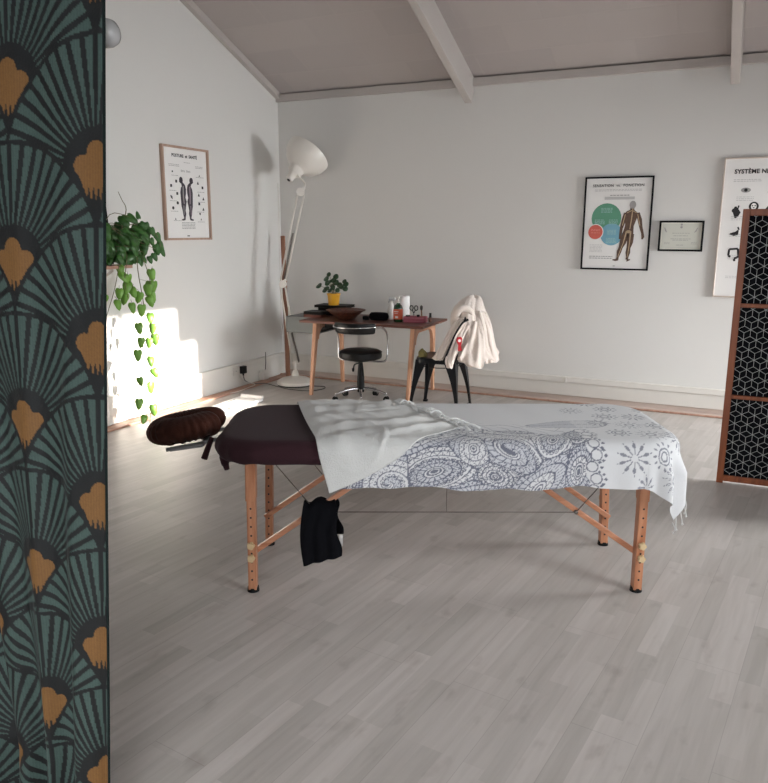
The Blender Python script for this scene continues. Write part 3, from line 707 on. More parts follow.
def outline(t, rc, cx_, cy_):
    """perimeter parameter 0..1 -> (core point, outward dir)"""
    segs = [2 * cy_, rc * PI / 2, 2 * cx_, rc * PI / 2, 2 * cy_, rc * PI / 2, 2 * cx_, rc * PI / 2]; tot = sum(segs); s = t * tot
    corners = [(cx_, cy_), (-cx_, cy_), (-cx_, -cy_), (cx_, -cy_)]
    st = [((cx_, -cy_), (0, 1), 0), None, ((cx_, cy_), (-1, 0), 90), None, ((-cx_, cy_), (0, -1), 180), None, ((-cx_, -cy_), (1, 0), 270), None]
    for i, L in enumerate(segs):
        if s <= L or i == 7:
            if i % 2 == 0:
                p, d, an = st[i]; return (p[0] + d[0] * s, p[1] + d[1] * s), (math.cos(R(an)), math.sin(R(an)))
            c = corners[i // 2]; an = R(90 * (i // 2)) + s / L * PI / 2
            return c, (math.cos(an), math.sin(an))
        s -= L
def skin(off, zt, zbot, gather, seed):
    nt = 300; rings = []
    cx_, cy_ = LH - RC, HW - RC; r0 = RC - ER; er = ER + off
    prof = []
    for k in range(6): prof.append(('c', 1 - 0.19 * (5 - k) if k else 0.02))
    for k in range(1, 4): prof.append(('r', r0 * k / 3, 0))
    for k in range(1, 8): th = k / 7 * PI / 2; prof.append(('r', r0 + er * math.sin(th), er * (1 - math.cos(th))))
    H = (zt - zbot) - er
    for k in range(1, 7): prof.append(('r', r0 + er - 0.012 * (k / 6) ** 2, er + H * k / 6))
    prof.append(('r', r0 + er - 0.05, er + H + 0.004)); prof.append(('r', r0 + er - 0.10, er + H - 0.006))
    P = np.zeros((nt, len(prof), 3))
    for i in range(nt):
        (px, py), (ux_, uy_) = outline(i / nt, RC, cx_, cy_)
        end = 1 if px < -cx_ + 0.02 else 0.25
        for j, q in enumerate(prof):
            if q[0] == 'c': P[i, j] = (px * q[1], py * q[1], zt + off)
            else:
                w_ = math.sin(i * 0.9 + 2 * math.sin(i * 0.21)) * gather * end * max(0, (q[2] / (er + H)))
                P[i, j] = (px + ux_ * (q[1] + w_), py + uy_ * (q[1] + w_), zt + off - q[2] + (w_ * 0.8 if j > 12 else 0))
    bm = BM(); grid_mesh(bm, P, closed_u=True); bmesh.ops.remove_doubles(bm, verts=bm.verts, dist=0.0005)
    return bm
obj('fitted_cover', skin(0.0, 0.660, 0.572, 0.006, 1), M_plum, tb, smooth=True)
bm = BM(); add_box(bm, (-0.425, 0, 0.598), (0.845, 0.565, 0.036)); add_box(bm, (0.425, 0, 0.598), (0.845, 0.565, 0.036)); obj('frame', bm, M_beechx, tb, bevel=0.006)
for sa, sv, nm in ((-1, -1, 0), (1, -1, 0), (-1, 1, 0), (1, 1, 0)):
    top = V(sa * 0.775, sv * 0.262, 0.585); mid = V(sa * 0.781, sv * 0.25, 0.40); ft = V(sa * 0.788, sv * 0.234, 0.012)
    bm = BM(); add_bar(bm, top, mid, 0.040, 0.052, up=(0, 1, 0)); lg = obj('leg', bm, M_beech, tb, bevel=0.004)
    o2 = V(0, -sv * 0.0, 0)
    bm = BM(); add_bar(bm, top.lerp(mid, 0.62), ft, 0.034, 0.044, up=(0, 1, 0)); obj('leg_extension', bm, M_beech, lg, bevel=0.003)
    for k in range(9):
        bm = BM(); p = mid.lerp(ft, 0.08 + k * 0.1); add_cyl(bm, p + V(0, -0.0235, 0), p + V(0, 0.0235, 0), 0.0042, seg=10); obj('peg_hole', bm, M_ink, lg)
    bm = BM(); add_cyl(bm, ft - V(0, 0, 0.012), ft + V(0, 0, 0.006), 0.025, 0.023, seg=20); obj('rubber_foot', bm, M_black, lg, smooth=40)
    for z in (0.215, 0.160):
        p = mid.lerp(ft, (0.40 - z) / 0.388); bm = BM(); s_ = sv
        add_cyl(bm, p + V(0, s_ * 0.022, 0), p + V(0, s_ * 0.034, 0), 0.007, seg=12)
        for k in range(5): an = 2 * PI * k / 5; add_cyl(bm, p + V(0.009 * math.cos(an), s_ * 0.032, 0.009 * math.sin(an)), p + V(0.009 * math.cos(an), s_ * 0.044, 0.009 * math.sin(an)), 0.0070, seg=12)
        add_cyl(bm, p + V(0, s_ * 0.03, 0), p + V(0, s_ * 0.048, 0), 0.012, seg=16)
        obj('knob', bm, M_knob, lg, smooth=40)
for sa in (-1, 1):
    for sv in (-1, 1):
        bm = BM(); add_bar(bm, (sa * 0.80, sv * 0.205, 0.148), (sa * 0.20, sv * 0.205, 0.572), 0.022, 0.022, up=(0, 1, 0)); obj('brace', bm, M_beechx, tb, bevel=0.003)
for sv in (-1, 1):
    bm = BM(); add_tube(bm, [(-0.525, sv * 0.222, 0.337), (0.525, sv * 0.222, 0.337)], 0.0022, 6)
    for sa in (-1, 1): add_tube(bm, [(sa * 0.525, sv * 0.222, 0.337), (sa * 0.71, sv * 0.235, 0.575)], 0.0022, 6); add_cyl(bm, (sa * 0.525, sv * 0.198, 0.337), (sa * 0.525, sv * 0.228, 0.337), 0.008, seg=12)
    add_tube(bm, [(0.0, sv * 0.222, 0.337), (0.0, sv * 0.225, 0.575)], 0.0014, 6)
    obj('support_cable', bm, M_wire, tb, smooth=True)
# gathered tail and loose tie of the cover
bm = BM(); add_tube(bm, [(-0.90, -0.17, 0.60), (-0.895, -0.215, 0.565), (-0.88, -0.24, 0.545)], [0.012, 0.016], 8); add_tube(bm, [(-0.955, -0.13, 0.62), (-0.965, -0.165, 0.585), (-0.975, -0.19, 0.55)], [0.010, 0.013], 8)
add_tube(bm, [(-0.88, -0.24, 0.545), (-0.872, -0.252, 0.525)], [0.014, 0.010], 8); obj('cover_tie', bm, M_plum, tb, smooth=True)

# face cradle : its own thing, pushed into the end of the table
fc = thing('face_cradle', 'dark brown fleece face cradle cushion on grey bars beyond the table head', 'face cradle', (TX, TY, 0), TR)
def cradle():
    nu, nv = 150, 26; P = np.zeros((nu, nv, 3)); c = V(-1.092, 0.035, 0.630)
    gap = R(24)
    for i in range(nu):
        u = i / (nu - 1); th = PI - gap / 2 - u * (2 * PI - gap) + PI   # gap towards the table
        ra, rb = 0.106, 0.088
        ctr = V(ra * math.cos(th), rb * math.sin(th), 0); n_ = V(math.cos(th), math.sin(th), 0)
        r_ = 0.055 * min(1, math.sin(max(0.0, min(1, min(u, 1 - u) / 0.05)) * PI / 2) ** 0.5 + 0.02)
        for j in range(nv):
            ph = 2 * PI * j / (nv - 1)
            wr = 1 + 0.085 * math.sin(th * 21 + 2.2 * math.sin(th * 5)) * max(0, -math.sin(ph) * 0.6 + 0.5) + 0.02 * math.sin(th * 37 + ph * 2)
            o = n_ * math.cos(ph) * r_ * 1.22 * wr + V(0, 0, 1) * math.sin(ph) * r_ * 0.98 * wr
            P[i, j] = ctr + o
    Mr = Matrix.Translation(c) @ Matrix.Rotation(R(-11), 4, 'Y') @ Matrix.Rotation(R(-3), 4, 'X')
    bm = BM(); grid_mesh(bm, P); bmesh.ops.remove_doubles(bm, verts=bm.verts, dist=0.0008); bmesh.ops.transform(bm, matrix=Mr, verts=bm.verts)
    obj('cushion', bm, M_brownfab, fc, smooth=True)
    bm = BM(); add_poly(bm, [(0.115 * math.cos(2 * PI * k / 40), 0.112 * math.sin(2 * PI * k / 40), -0.052) for k in range(40)], 0.008)
    bmesh.ops.transform(bm, matrix=Mr, verts=bm.verts); obj('back_plate', bm, M_blackfab, fc)
    bm = BM()
    for v_ in (-0.085, 0.085): add_tube(bm, [(-1.155, v_, 0.556), (-1.02, v_, 0.582), (-0.955, v_, 0.600), (-0.905, v_, 0.602)], 0.0085, 10)
    add_bar(bm, (-1.13, -0.115, 0.566), (-0.995, -0.115, 0.586), 0.022, 0.012); add_bar(bm, (-1.0, -0.115, 0.586), (-1.0, 0.10, 0.586), 0.02, 0.01)
    obj('cradle_arms', bm, mat('grey_aluminium', srgb(160, 160, 162), 0.5, 0.1), fc, smooth=40)
cradle()

# printed cotton throw over the table --------------------------------
def throw():
    a0, a1, b0, b1 = -0.455, 1.095, -0.505, 0.50; st = 0.0033
    na, nb = int((a1 - a0) / st), int((b1 - b0) / st)
    A = np.linspace(a0, a1, na); B = np.linspace(b0, b1, nb)
    def hem(a):   # gently uneven hem
        return 0.006 * math.sin(a * 9) + 0.004 * math.sin(a * 23)
    co = np.zeros((na, nb, 3))
    for i, a in enumerate(A):
        for j, b in enumerate(B):
            bb = b * (1 + hem(a) / 0.5 * min(1, abs(b) / 0.5))
            p = surf(a, bb, 0.0045, fold=0.75, flare=0.03)
            if abs(bb) < 0.30 and abs(a) < 0.88:
                p.z += 0.0012 * (1 + math.sin(a * 31 + bb * 11)) * 0.5
            co[i, j] = p
    # ripples on the hanging front
    AA, BB = np.meshgrid(A, B, indexing='ij')
    hang = np.clip((-BB - 0.36) / 0.12, 0, 1)
    rip = 0.006 * np.sin(AA * 19 + 1) * hang + 0.004 * np.sin(AA * 47) * hang + 0.005 * np.exp(-((AA - 0.12) / 0.012) ** 2) * hang
    co[..., 1] -= np.where(AA < 0.76, rip, 0)
    # -------- print
    rnd = np.random.RandomState(3)
    paper = np.array(srgb(212, 211, 212)[:3]); ink = np.array(srgb(40, 46, 78)[:3]); wash = np.array(srgb(150, 154, 170)[:3])
    u, v = AA, BB
    I = np.zeros_like(u); Wv = np.zeros_like(u)
    lw = 0.0020
    def line(dist, w=lw): return (np.abs(dist) < w)
    # x, y, ring width, weight, angle, stretch, spiral
    centres = [(0.085, -0.345, 0.026, 0.85, 0, 1.0, 0), (-0.235, -0.485, 0.026, 1.0, 0.3, 1.25, 1), (0.34, -0.50, 0.026, 1.15, 0.9, 1.9, 0), (-0.16, -0.27, 0.024, 0.85, 0.25, 2.4, 0), (0.24, -0.36, 0.024, 0.95, -0.55, 2.1, 1),
               (0.10, -0.545, 0.022, 0.8, 0.1, 2.2, 0), (0.395, -0.31, 0.024, 0.8, 0.8, 1.6, 0), (0.49, -0.45, 0.018, 0.8, 1.4, 2.0, 0), (-0.42, -0.50, 0.013, 0.7, 0.5, 1.3, 0), (-0.06, -0.44, 0.020, 0.8, 0.35, 2.3, 0),
               (0.02, -0.17, 0.024, 0.7, 0.1, 2.2, 0), (0.26, -0.19, 0.022, 0.7, -0.2, 2.0, 0), (-0.36, -0.36, 0.018, 0.8, 0.6, 1.8, 1), (0.17, -0.455, 0.015, 0.55, -0.3, 1.5, 0), (0.50, -0.25, 0.018, 0.7, 1.2, 1.5, 0)]
    centres = [(x, y, w0 * 0.78, s, an, st_, spi) for x, y, w0, s, an, st_, spi in centres]
    D = []; RR = []; TT = []
    wob = 0.010 * np.sin(u * 21 + v * 13) + 0.008 * np.sin(v * 31 - u * 17)
    for (x, y, w0, s, an, st_, spi) in centres:
        X_ = ((u - x) * math.cos(an) + (v - y) * math.sin(an)) / st_; Y_ = -(u - x) * math.sin(an) + (v - y) * math.cos(an) + X_ * X_ * 2.2
        tt = np.arctan2(Y_, X_); r = np.hypot(X_, Y_) + wob * 0.5; TT.append(tt); RR.append(np.maximum(r + spi * w0 * 2 * (tt / (2 * PI)), 0.0005)); D.append((r + wob * 0.5) / s)
    D = np.array(D); own = D.argmin(0); D2 = np.sort(D, 0)
    edge = line(D2[1] - D2[0], 0.0038)
    for k, (x, y, w0, s, an, st_, spi) in enumerate(centres):
        msk = own == k
        r = RR[k]; th = TT[k]
        ring = np.floor(r / w0).astype(int); rin = r / w0 - ring
        mid = (ring + 0.5) * w0; reps = np.maximum(6, np.round(2 * PI * mid / (w0 * 0.95)))
        uu = (th / (2 * PI) * reps) % 1; typ = (ring * 2 + k) % 5
        typ = np.where(ring == 0, 6, typ)
        Iz = line((np.minimum(rin, 1 - rin)) * w0, lw * 0.85)
        sc = np.abs(np.hypot(uu - 0.5, rin * 0.9) - 0.48) * w0 < lw * 0.62
        sc |= np.abs(np.hypot(uu - 0.5, rin * 0.9) - 0.25) * w0 < lw * 0.55
        sp = np.abs(((uu * 2) % 1) - 0.5) * w0 * 0.5 < lw * 0.45
        zz = np.abs(rin - np.abs(uu - 0.5) * 2) * w0 < lw * 0.9
        ci = np.abs(np.hypot(uu - 0.5, rin - 0.5) - 0.30) * w0 < lw * 0.6
        lf = np.abs(np.abs(uu - 0.5) - 0.38 * np.sin(PI * rin)) * w0 < lw * 0.6
        pt = np.select([typ == 0, typ == 1, typ == 2, typ == 3, typ == 4, typ == 6], [sc, sp, zz, ci, lf, (r < w0 * 0.25) | (line(r - w0 * 0.55))], False)
        I = np.where(msk, np.maximum(I, (Iz | pt).astype(float)), I)
        Wv = np.where(msk & ((typ == 1) | (typ == 3)), 0.32, Wv)
    I = np.maximum(I, edge)
    # extent of the dense print
    right = 0.528 + 0.010 * np.sin(v * 60) ; top = -0.175 + 0.05 * np.sin(u * 9 + 1.2) + 0.02 * np.sin(u * 27)
    dense = (u < right) & (v < top); I = np.where(dense, I, 0); Wv = np.where(dense, Wv, 0)
    I = np.where(dense & line(v - top, 0.003), 1, I)
    # fainter band of feathers on top
    top2 = top + 0.10
    fb = (v >= top) & (v < top2) & (u < 0.50) & (u > -0.2)
    q = (v - top) / 0.10; ft = (np.abs(((u * 14 + q * q * 1.6) % 1) - 0.5) < 0.035) | (np.abs(q - 0.5 - 0.4 * np.abs(np.sin(u * 22))) < 0.03)
    I = np.where(fb & ft, 0.62, I); Wv = np.where(fb & (q < 0.5), 0.15, Wv)
    # big leaf
    lx, ly = u - 0.50, v + 0.085; c_, s_ = math.cos(0.12), math.sin(0.12); X = lx * c_ + ly * s_; Y = -lx * s_ + ly * c_
    e = (X / 0.17) ** 2 + (Y / (0.055 * np.clip(1.0 + X * 2.5, 0.3, 2))) ** 2
    inside = e < 1
    I = np.where(inside, 0, I); Wv = np.where(inside, 0.35 * (X < 0.03), Wv)
    I = np.where(np.abs(np.sqrt(e) - 1) < 0.035, 0.8, I); I = np.where(inside & (np.abs(((Y - X * 0.5) * 75 % 1) - 0.5) < 0.13), 0.6, I); I = np.where(inside & line(Y, 0.0018), 0.8, I)
    # circles that close the pattern at the right
    for k in range(8):
        y = -0.515 + k * 0.047; x = 0.552 + 0.010 * math.sin(k * 2.3) - 0.02 * (k / 7) ** 2
        d = np.hypot(u - x, v - y); I = np.where(d < 0.022, 0, I); Wv = np.where(d < 0.022, 0, Wv); I = np.where(line(d - 0.021, 0.0024), 1, I)
        for an in (-0.7, 0, 0.7):
            tx, ty = x + 0.036 * math.cos(an), y + 0.03 * math.sin(an); d2 = np.abs(u - tx) * 0.8 + np.abs(v - ty); I = np.where(d2 < 0.0065, 1, I)
    # separate motifs
    def flower(x, y, rad, petals, kind, dens=1.0, sy=1.0):
        nonlocal I
        du, dv = (u - x), (v - y) * sy; r = np.hypot(du, dv) / rad; th = np.arctan2(dv, du)
        pp = (th / (2 * PI) * petals) % 1 - 0.5
        m1 = (np.hypot((r - 0.72) / 0.19, pp * r / 0.15) < 1); m2 = (r > 0.2) & (r < 0.55) & (np.abs(pp) * r * 2 * PI / petals < 0.035)
        m3 = np.abs(r - 0.28) < 0.06; m4 = np.hypot((r - 1.02) / 0.07, pp * r / 0.05) < 1
        if kind == 1: mm = m1 | m2 | m4
        elif kind == 2: mm = m3 | (np.abs(r - 0.5) < 0.05) | (np.hypot((r - 0.82) / 0.14, pp * r / 0.14) < 1)
        else: mm = m3 | m1 & (np.hypot((r - 0.72) / 0.12, pp * r / 0.08) > 1) | m4
        I = np.where(mm, np.maximum(I, dens * 0.85), I)
    for x, y, rad, n_, k in [(0.70, -0.385, 0.066, 10, 1), (0.83, -0.36, 0.058, 12, 2), (0.80, -0.235, 0.060, 11, 3), (0.68, -0.21, 0.055, 10, 2), (0.905, -0.24, 0.060, 12, 1),
                              (0.76, -0.09, 0.060, 12, 3), (0.64, -0.055, 0.052, 10, 1), (0.87, -0.10, 0.055, 10, 2), (0.70, 0.055, 0.060, 11, 2), (0.82, 0.045, 0.055, 10, 1), (0.58, 0.16, 0.055, 12, 3), (0.74, 0.19, 0.055, 10, 2),
                              (0.96, -0.12, 0.055, 10, 1), (0.97, 0.03, 0.055, 12, 2), (0.90, 0.17, 0.05, 10, 1), (0.76, -0.50, 0.05, 9, 1), (0.90, -0.42, 0.055, 12, 3), (0.68, 0.30, 0.05, 10, 1), (1.03, -0.05, 0.045, 10, 1)]:
        flower(x, y, rad, n_, k)
    col = paper[None, None] * (1 - Wv[..., None]) + wash[None, None] * Wv[..., None]
    Is = I[..., None] * 0.80
    col = col * (1 - Is) + ink * Is
    idx = np.arange(na * nb).reshape(na, nb)
    quads = np.stack([idx[:-1, :-1], idx[1:, :-1], idx[1:, 1:], idx[:-1, 1:]], -1).reshape(-1, 4)
    me = bpy.data.meshes.new('printed_throw'); mesh_fast(me, co.reshape(-1, 3), quads, col.reshape(-1, 3)); me.materials.append(inkmat('printed_cotton'))
    o = thing('printed_throw', 'white cotton throw with dark blue doodle print draped over the massage table', 'throw', (TX, TY, 0), TR)
    c = bpy.data.objects.new('printed_cloth', me); C.objects.link(c); c.parent = o
    # folded-back end, plain side up
    c00, c10, c11, c01 = (-0.672, 0.43), (-0.27, 0.43), (0.055, -0.150), (-0.462, -0.520)
    n1, n2 = 130, 150; P = np.zeros((n1, n2, 3))
    for i in range(n1):
        s = i / (n1 - 1)
        for j in range(n2):
            t_ = j / (n2 - 1)
            a = (1 - t_) * ((1 - s) * c00[0] + s * c10[0]) + t_ * ((1 - s) * c01[0] + s * c11[0])
            b = (1 - t_) * ((1 - s) * c00[1] + s * c10[1]) + t_ * ((1 - s) * c01[1] + s * c11[1])
            b += -0.045 * math.sin(PI * s) * t_ ** 3      # sagging lower edge
            a += -0.012 * math.sin(PI * t_) * (1 - s) + 0.012 * math.sin(t_ * 14) * s
            w_ = 0.0
            # long soft creases running from the knot of the fringe, and an oval crease
            q1 = b + 0.30 - 0.55 * (a + 0.30); q2 = b + 0.12 - 0.35 * (a + 0.3); q3 = b - 0.10 - 0.25 * (a + 0.4)
            w_ += 0.022 * math.exp(-(q1 / 0.020) ** 2) * math.exp(-((a + 0.12) / 0.16) ** 2)
            w_ += 0.020 * math.exp(-(q2 / 0.022) ** 2) * math.exp(-((a + 0.08) / 0.20) ** 2)
            w_ += 0.018 * math.exp(-(q3 / 0.020) ** 2) * math.exp(-((a + 0.25) / 0.22) ** 2)
            rr_ = math.hypot((a + 0.37) * 1.0, (b + 0.27) * 0.75)
            w_ += 0.020 * math.exp(-((rr_ - 0.12) / 0.010) ** 2) * 1.3 * max(0, min(1, 0.3 + 3 * (a + 0.36)))
            w_ += 0.007 * (1 + math.sin(a * 26 - b * 34 + 2.4 * math.sin(a * 9 + b * 5)))
            w_ += 0.004 * (1 + math.sin(a * 61 + b * 27 + 2 * math.sin(b * 21)))
            env = min(1, 8 * s, 8 * (1 - t_) + 0.3, 8 * (1 - s) + 0.25)
            P[i, j] = surf(a, b, 0.0105 + w_ * env * 0.6, flare=0.06)
    bm = BM(); grid_mesh(bm, P); obj('folded_back_end', bm, M_clothw, o, smooth=True, solid=0.0025)
    # fringe tassels along the folded edge
    bm = BM(); rr = random.Random(5)
    edge = [P[n1 - 1, int(k)] for k in np.linspace(4, n2 - 2, 38)]
    for p in edge:
        p = V(*p) + V(0, 0, 0.004); an = rr.uniform(-1.2, 0.9); L_ = rr.uniform(0.045, 0.075)
        q = p + V(math.cos(an) * L_, math.sin(an) * L_, 0); sf = surf(q.x, q.y, 0.010); mdl = (p + sf) / 2 + V(0, rr.uniform(-.01, .01), 0.014)
        add_tube(bm, [p, mdl, sf], 0.0046, 6, smoothn=4); add_lathe(bm, [(0, -0.006), (0.005, -0.002), (0.005, 0.003), (0, 0.006)], 8, Matrix.Translation(sf + V(0, 0, 0.002)))
    obj('fringe', bm, M_clothw, o, smooth=True)
    bm = BM()
    for k in range(26):
        b = -0.52 + k * 0.032; p = surf(1.095, b, 0.006, fold=0.75, flare=0.03) ; q = p + V(rr.uniform(-0.006, 0.014), rr.uniform(-0.01, 0.01), -rr.uniform(0.028, 0.05))
        add_tube(bm, [p + V(0, 0, 0.004), (p + q) / 2 + V(rr.uniform(-.008, .012), rr.uniform(-.008, .008), 0), q], 0.0024, 6, smoothn=4); add_lathe(bm, [(0, -0.006), (0.0045, -0.002), (0.0045, 0.003), (0, 0.006)], 8, Matrix.Translation(q))
    obj('end_fringe', bm, M_clothw, o, smooth=True)
throw()

# dark shorts hanging over the near brace
def shorts():
    o = thing('hanging_garment', 'black garment hung over the near left brace under the table', 'garment', (TX, TY, 0), TR)
    nu, nv = 50, 60
    for lay, (y0, da, z1_, nm) in enumerate([(-0.236, 0.0, -0.012, 'front_layer'), (-0.182, 0.004, 0.06, 'back_layer')]):
        P = np.zeros((nu, nv, 3))
        for i in range(nu):
            s = i / (nu - 1)
            for j in range(nv):
                t_ = j / (nv - 1)
                at, ab = (-0.575 + 0.125 * s), (-0.576 + 0.150 * s)
                a = at * (1 - t_) + ab * t_ + da - 0.014 * math.sin(PI * t_) * (1 - s) + 0.008 * math.sin(t_ * 9) * s
                zt = 0.383 - 0.012 * math.sin(s * PI * 3) * (1 - 0.3 * s) + 0.006 * s; zb = 0.128 + 0.04 * s + z1_
                z = zt * (1 - t_) + zb * t_
                y = y0 - (0.012 if lay == 0 else -0.006) * math.sin(PI * min(1, t_ * 3) / 2) + 0.005 * math.sin(s * 17 + t_ * 4) * (0.3 + t_) * (1 if lay == 0 else -1) + 0.02 * (1 - min(1, t_ * 12)) ** 2 * (1 if lay == 0 else -1)
                P[i, j] = (a, y, z)
        bm = BM(); grid_mesh(bm, P); obj(nm, bm, M_blackfab, o, smooth=True, solid=0.004)
    bm = BM(); add_box(bm, (-0.428, -0.20, 0.205), (0.014, 0.003, 0.05)); obj('care_label', bm, M_paper, o)
shorts()
# ------------------------------------------------------------------ desk
DX, DY, DR = -3.115, 6.040, R(3)
DT = 0.668
def DW(x, y, z=DT): return V(DX + x * math.cos(DR) - y * math.sin(DR), DY + x * math.sin(DR) + y * math.cos(DR), z)
dk = thing('desk', 'walnut topped desk with pale splayed legs and a grey drawer box', 'desk', (DX, DY, 0), DR)
bm = BM(); add_box(bm, (0.1125, 0.02, DT - 0.011), (1.165, 0.67, 0.022)); obj('desktop', bm, M_walnut, dk, bevel=0.004)
for x in (-0.335, 0.59):
    bm = BM(); add_box(bm, (x, 0, DT - 0.048), (0.034, 0.44, 0.052))
    # curved gussets where legs meet the rail
    for s in (-1, 1):
        pts = [(x - 0.015, s * 0.235, DT - 0.03), (x - 0.015, s * 0.12, DT - 0.072)] + [(x - 0.015, s * (0.12 + 0.10 * math.sin(q)), DT - 0.072 - 0.10 * (1 - math.cos(q))) for q in np.linspace(0.2, PI / 2, 6)] + [(x - 0.015, s * 0.26, DT - 0.17)]
        add_poly(bm, pts, 0.03, (1, 0, 0))
    obj('leg_rail', bm, M_oak, dk, bevel=0.002)
    for s in (-1, 1):
        p0 = V(x, s * 0.245, DT - 0.022); p1 = V(x - 0.02, -0.325 if s < 0 else 0.33, 0.0)
        bm = BM(); N_ = 6; rings = []
        for k in range(N_ + 1):
            p = p0.lerp(p1, k / N_); h = 0.030 - 0.013 * k / N_; w_ = 0.019 - 0.005 * k / N_
            rings.append([bm.verts.new(p + V(a * w_, b * h, 0)) for a, b in ((-1, -1), (1, -1), (1, 1), (-1, 1))])
        for A, B in zip(rings, rings[1:]):
            for k in range(4): bm.faces.new((A[k], A[(k + 1) % 4], B[(k + 1) % 4], B[k]))
        bm.faces.new(rings[0]); bm.faces.new(rings[-1][::-1]); obj('leg', bm, M_oak, dk, bevel=0.004)
bm = BM()
x0, x1, y0, y1, z0, z1 = -0.735, -0.395, -0.085, 0.26, DT - 0.148, DT - 0.0235
for c, s in [(((x0 + x1) / 2, y0 + .004, (z0 + z1) / 2), (x1 - x0, .008, z1 - z0)), (((x0 + x1) / 2, y1 - .004, (z0 + z1) / 2), (x1 - x0, .008, z1 - z0)), ((x0 + .004, (y0 + y1) / 2, (z0 + z1) / 2), (.008, y1 - y0, z1 - z0)), (((x0 - 0.472) / 2, (y0 + y1) / 2, DT - 0.012), (-0.472 - x0, y1 - y0, 0.024)), (((x0 + x1) / 2, (y0 + y1) / 2, z0 + .004), (x1 - x0, y1 - y0, .008)), (((x0 + x1) / 2, (y0 + y1) / 2, z1 - .004), (x1 - x0, y1 - y0, .008))]: add_box(bm, c, s)
db = obj('drawer_box', bm, M_grey, dk, bevel=0.002)
bm = BM(); add_box(bm, (x1 - 0.02, (y0 + y1) / 2, (z0 + z1) / 2), (0.012, y1 - y0 - 0.02, z1 - z0 - 0.02)); obj('drawer_shade_plate', bm, M_ink, db)  # near-black plate stands in for shade inside the open box end
bm = BM(); add_box(bm, (0.10, 0.20, DT - 0.05), (0.9, 0.02, 0.055)); obj('back_apron', bm, M_walnut, dk)
bm = BM(); add_box(bm, (-0.10, -0.02, DT - 0.046), (0.36, 0.34, 0.046)); obj('shallow_drawer', bm, M_blackframe, dk, bevel=0.003)

# desk things ---------------------------------------------------------
def book(name, label, x, y, z, w, d, h, rz, m, group=None):
    t = thing(name, label, 'book', DW(x, y, z), DR + rz, group or ('notebooks stacked on the desk' if name == 'notebook' else None))
    bm = BM(); add_box(bm, (0, 0, 0.002), (w, d, 0.004)); add_box(bm, (0, 0, h - 0.002), (w, d, 0.004)); add_box(bm, (-w / 2 + 0.002, 0, h / 2), (0.004, d, h)); obj('cover', bm, m, t, bevel=0.001)
    bm = BM(); add_box(bm, (0.001, 0, h / 2), (w - 0.008, d - 0.01, h - 0.0085)); obj('pages', bm, M_bark if m is M_bark else M_blackframe, t)
book('notebook', 'reddish brown notebook at the bottom of the small left stack on the desk', -0.465, -0.02, DT, 0.17, 0.14, 0.026, R(6), M_bark)
book('notebook', 'black notebook on top of the reddish brown one on the desk', -0.450, -0.015, DT + 0.0262, 0.19, 0.15, 0.028, R(-4), M_blackframe)
book('book', 'dark book under the large flat black folder on the desk', -0.375, 0.215, DT, 0.28, 0.16, 0.072, 0.05, M_leather)
book('folder', 'large flat black folder carrying the yellow plant pot', -0.375, 0.21, DT + 0.0722, 0.33, 0.20, 0.024, 0.0, M_blackframe)
# potted plant with round leaves
t = thing('potted_plant', 'small plant with round green leaves in a yellow pot on the desk', 'potted plant', DW(-0.365, 0.17, DT + 0.0965))
t.scale = (0.95, 0.95, 0.92)
bm = BM(); add_lathe(bm, [(0, 0), (0.052, 0), (0.062, 0.10), (0.067, 0.102), (0.067, 0.118), (0.061, 0.118), (0.058, 0.104), (0, 0.104)], 36); obj('pot', bm, M_yellow, t, smooth=40)
bm = BM(); add_lathe(bm, [(0, 0.1045), (0.057, 0.1045), (0.057, 0.1075), (0, 0.109)], 24); obj('soil', bm, M_soil, t)
rr = random.Random(11); bl = BM(); bs = BM()
tips = [(-0.155, -0.02, 0.19, .036), (-0.10, 0.0, 0.145, .030), (-0.075, -0.01, 0.265, .034), (-0.065, 0.02, 0.305, .024), (-0.02, -0.05, 0.235, .028), (-0.03, 0.03, 0.20, .030), (0.015, 0.02, 0.285, .030), (0.05, -0.03, 0.23, .030), (0.02, -0.05, 0.18, .028), (0.085, 0.0, 0.185, .028), (0.13, 0.01, 0.215, .030), (0.14, -0.02, 0.17, .028), (-0.05, -0.05, 0.17, .028), (0.0, 0.0, 0.245, .026), (0.10, 0.04, 0.24, .024), (-0.04, 0.05, 0.245, .026), (0.04, 0.05, 0.20, .028), (-0.01, -0.06, 0.15, .026), (0.07, -0.05, 0.155, .024), (-0.055, -0.03, 0.215, .026), (0.025, -0.03, 0.25, .024), (-0.09, 0.03, 0.225, .024)]
def round_leaf(bm, c, n, r, heart=0.0, tipdir=None):
    n = Vector(n).normalized(); x = (Vector(tipdir) if tipdir else n.orthogonal()); x = (x - n * x.dot(n)).normalized(); y = n.cross(x)
    ctr = bm.verts.new(Vector(c) - n * r * 0.12); vs = []; K = 14
    for k in range(K):
        an = 2 * PI * k / K; q = 1.0
        if heart: q = 0.78 + 0.62 * max(0, math.cos(an)) ** 7 + 0.12 * max(0, -math.cos(an)) ** 0.5 * abs(math.sin(an)) ** 0.6 - 0.28 * max(0, -math.cos(an)) ** 10
        yy = 0.86 if heart else 1.0
        vs.append(bm.verts.new(Vector(c) + x * r * q * math.cos(an) + y * r * q * yy * math.sin(an) + n * r * (0.12 * math.cos(2 * an) - (0.28 * max(0, math.cos(an)) ** 2 if heart else 0))))
    for k in range(K): bm.faces.new((ctr, vs[k], vs[(k + 1) % K]))
for x, y, z, r in tips:
    n = V(x * 2 + rr.uniform(-.3, .3), -0.9 + rr.uniform(-.3, .2), 0.6 + rr.uniform(-.3, .3)); round_leaf(bl, (x, y, z), n, r)
    add_tube(bs, [(x * 0.1, y * 0.1, 0.105), (x * 0.5, y * 0.5, 0.105 + (z - 0.105) * 0.7), (x, y, z)], 0.0018, 5, smoothn=4)
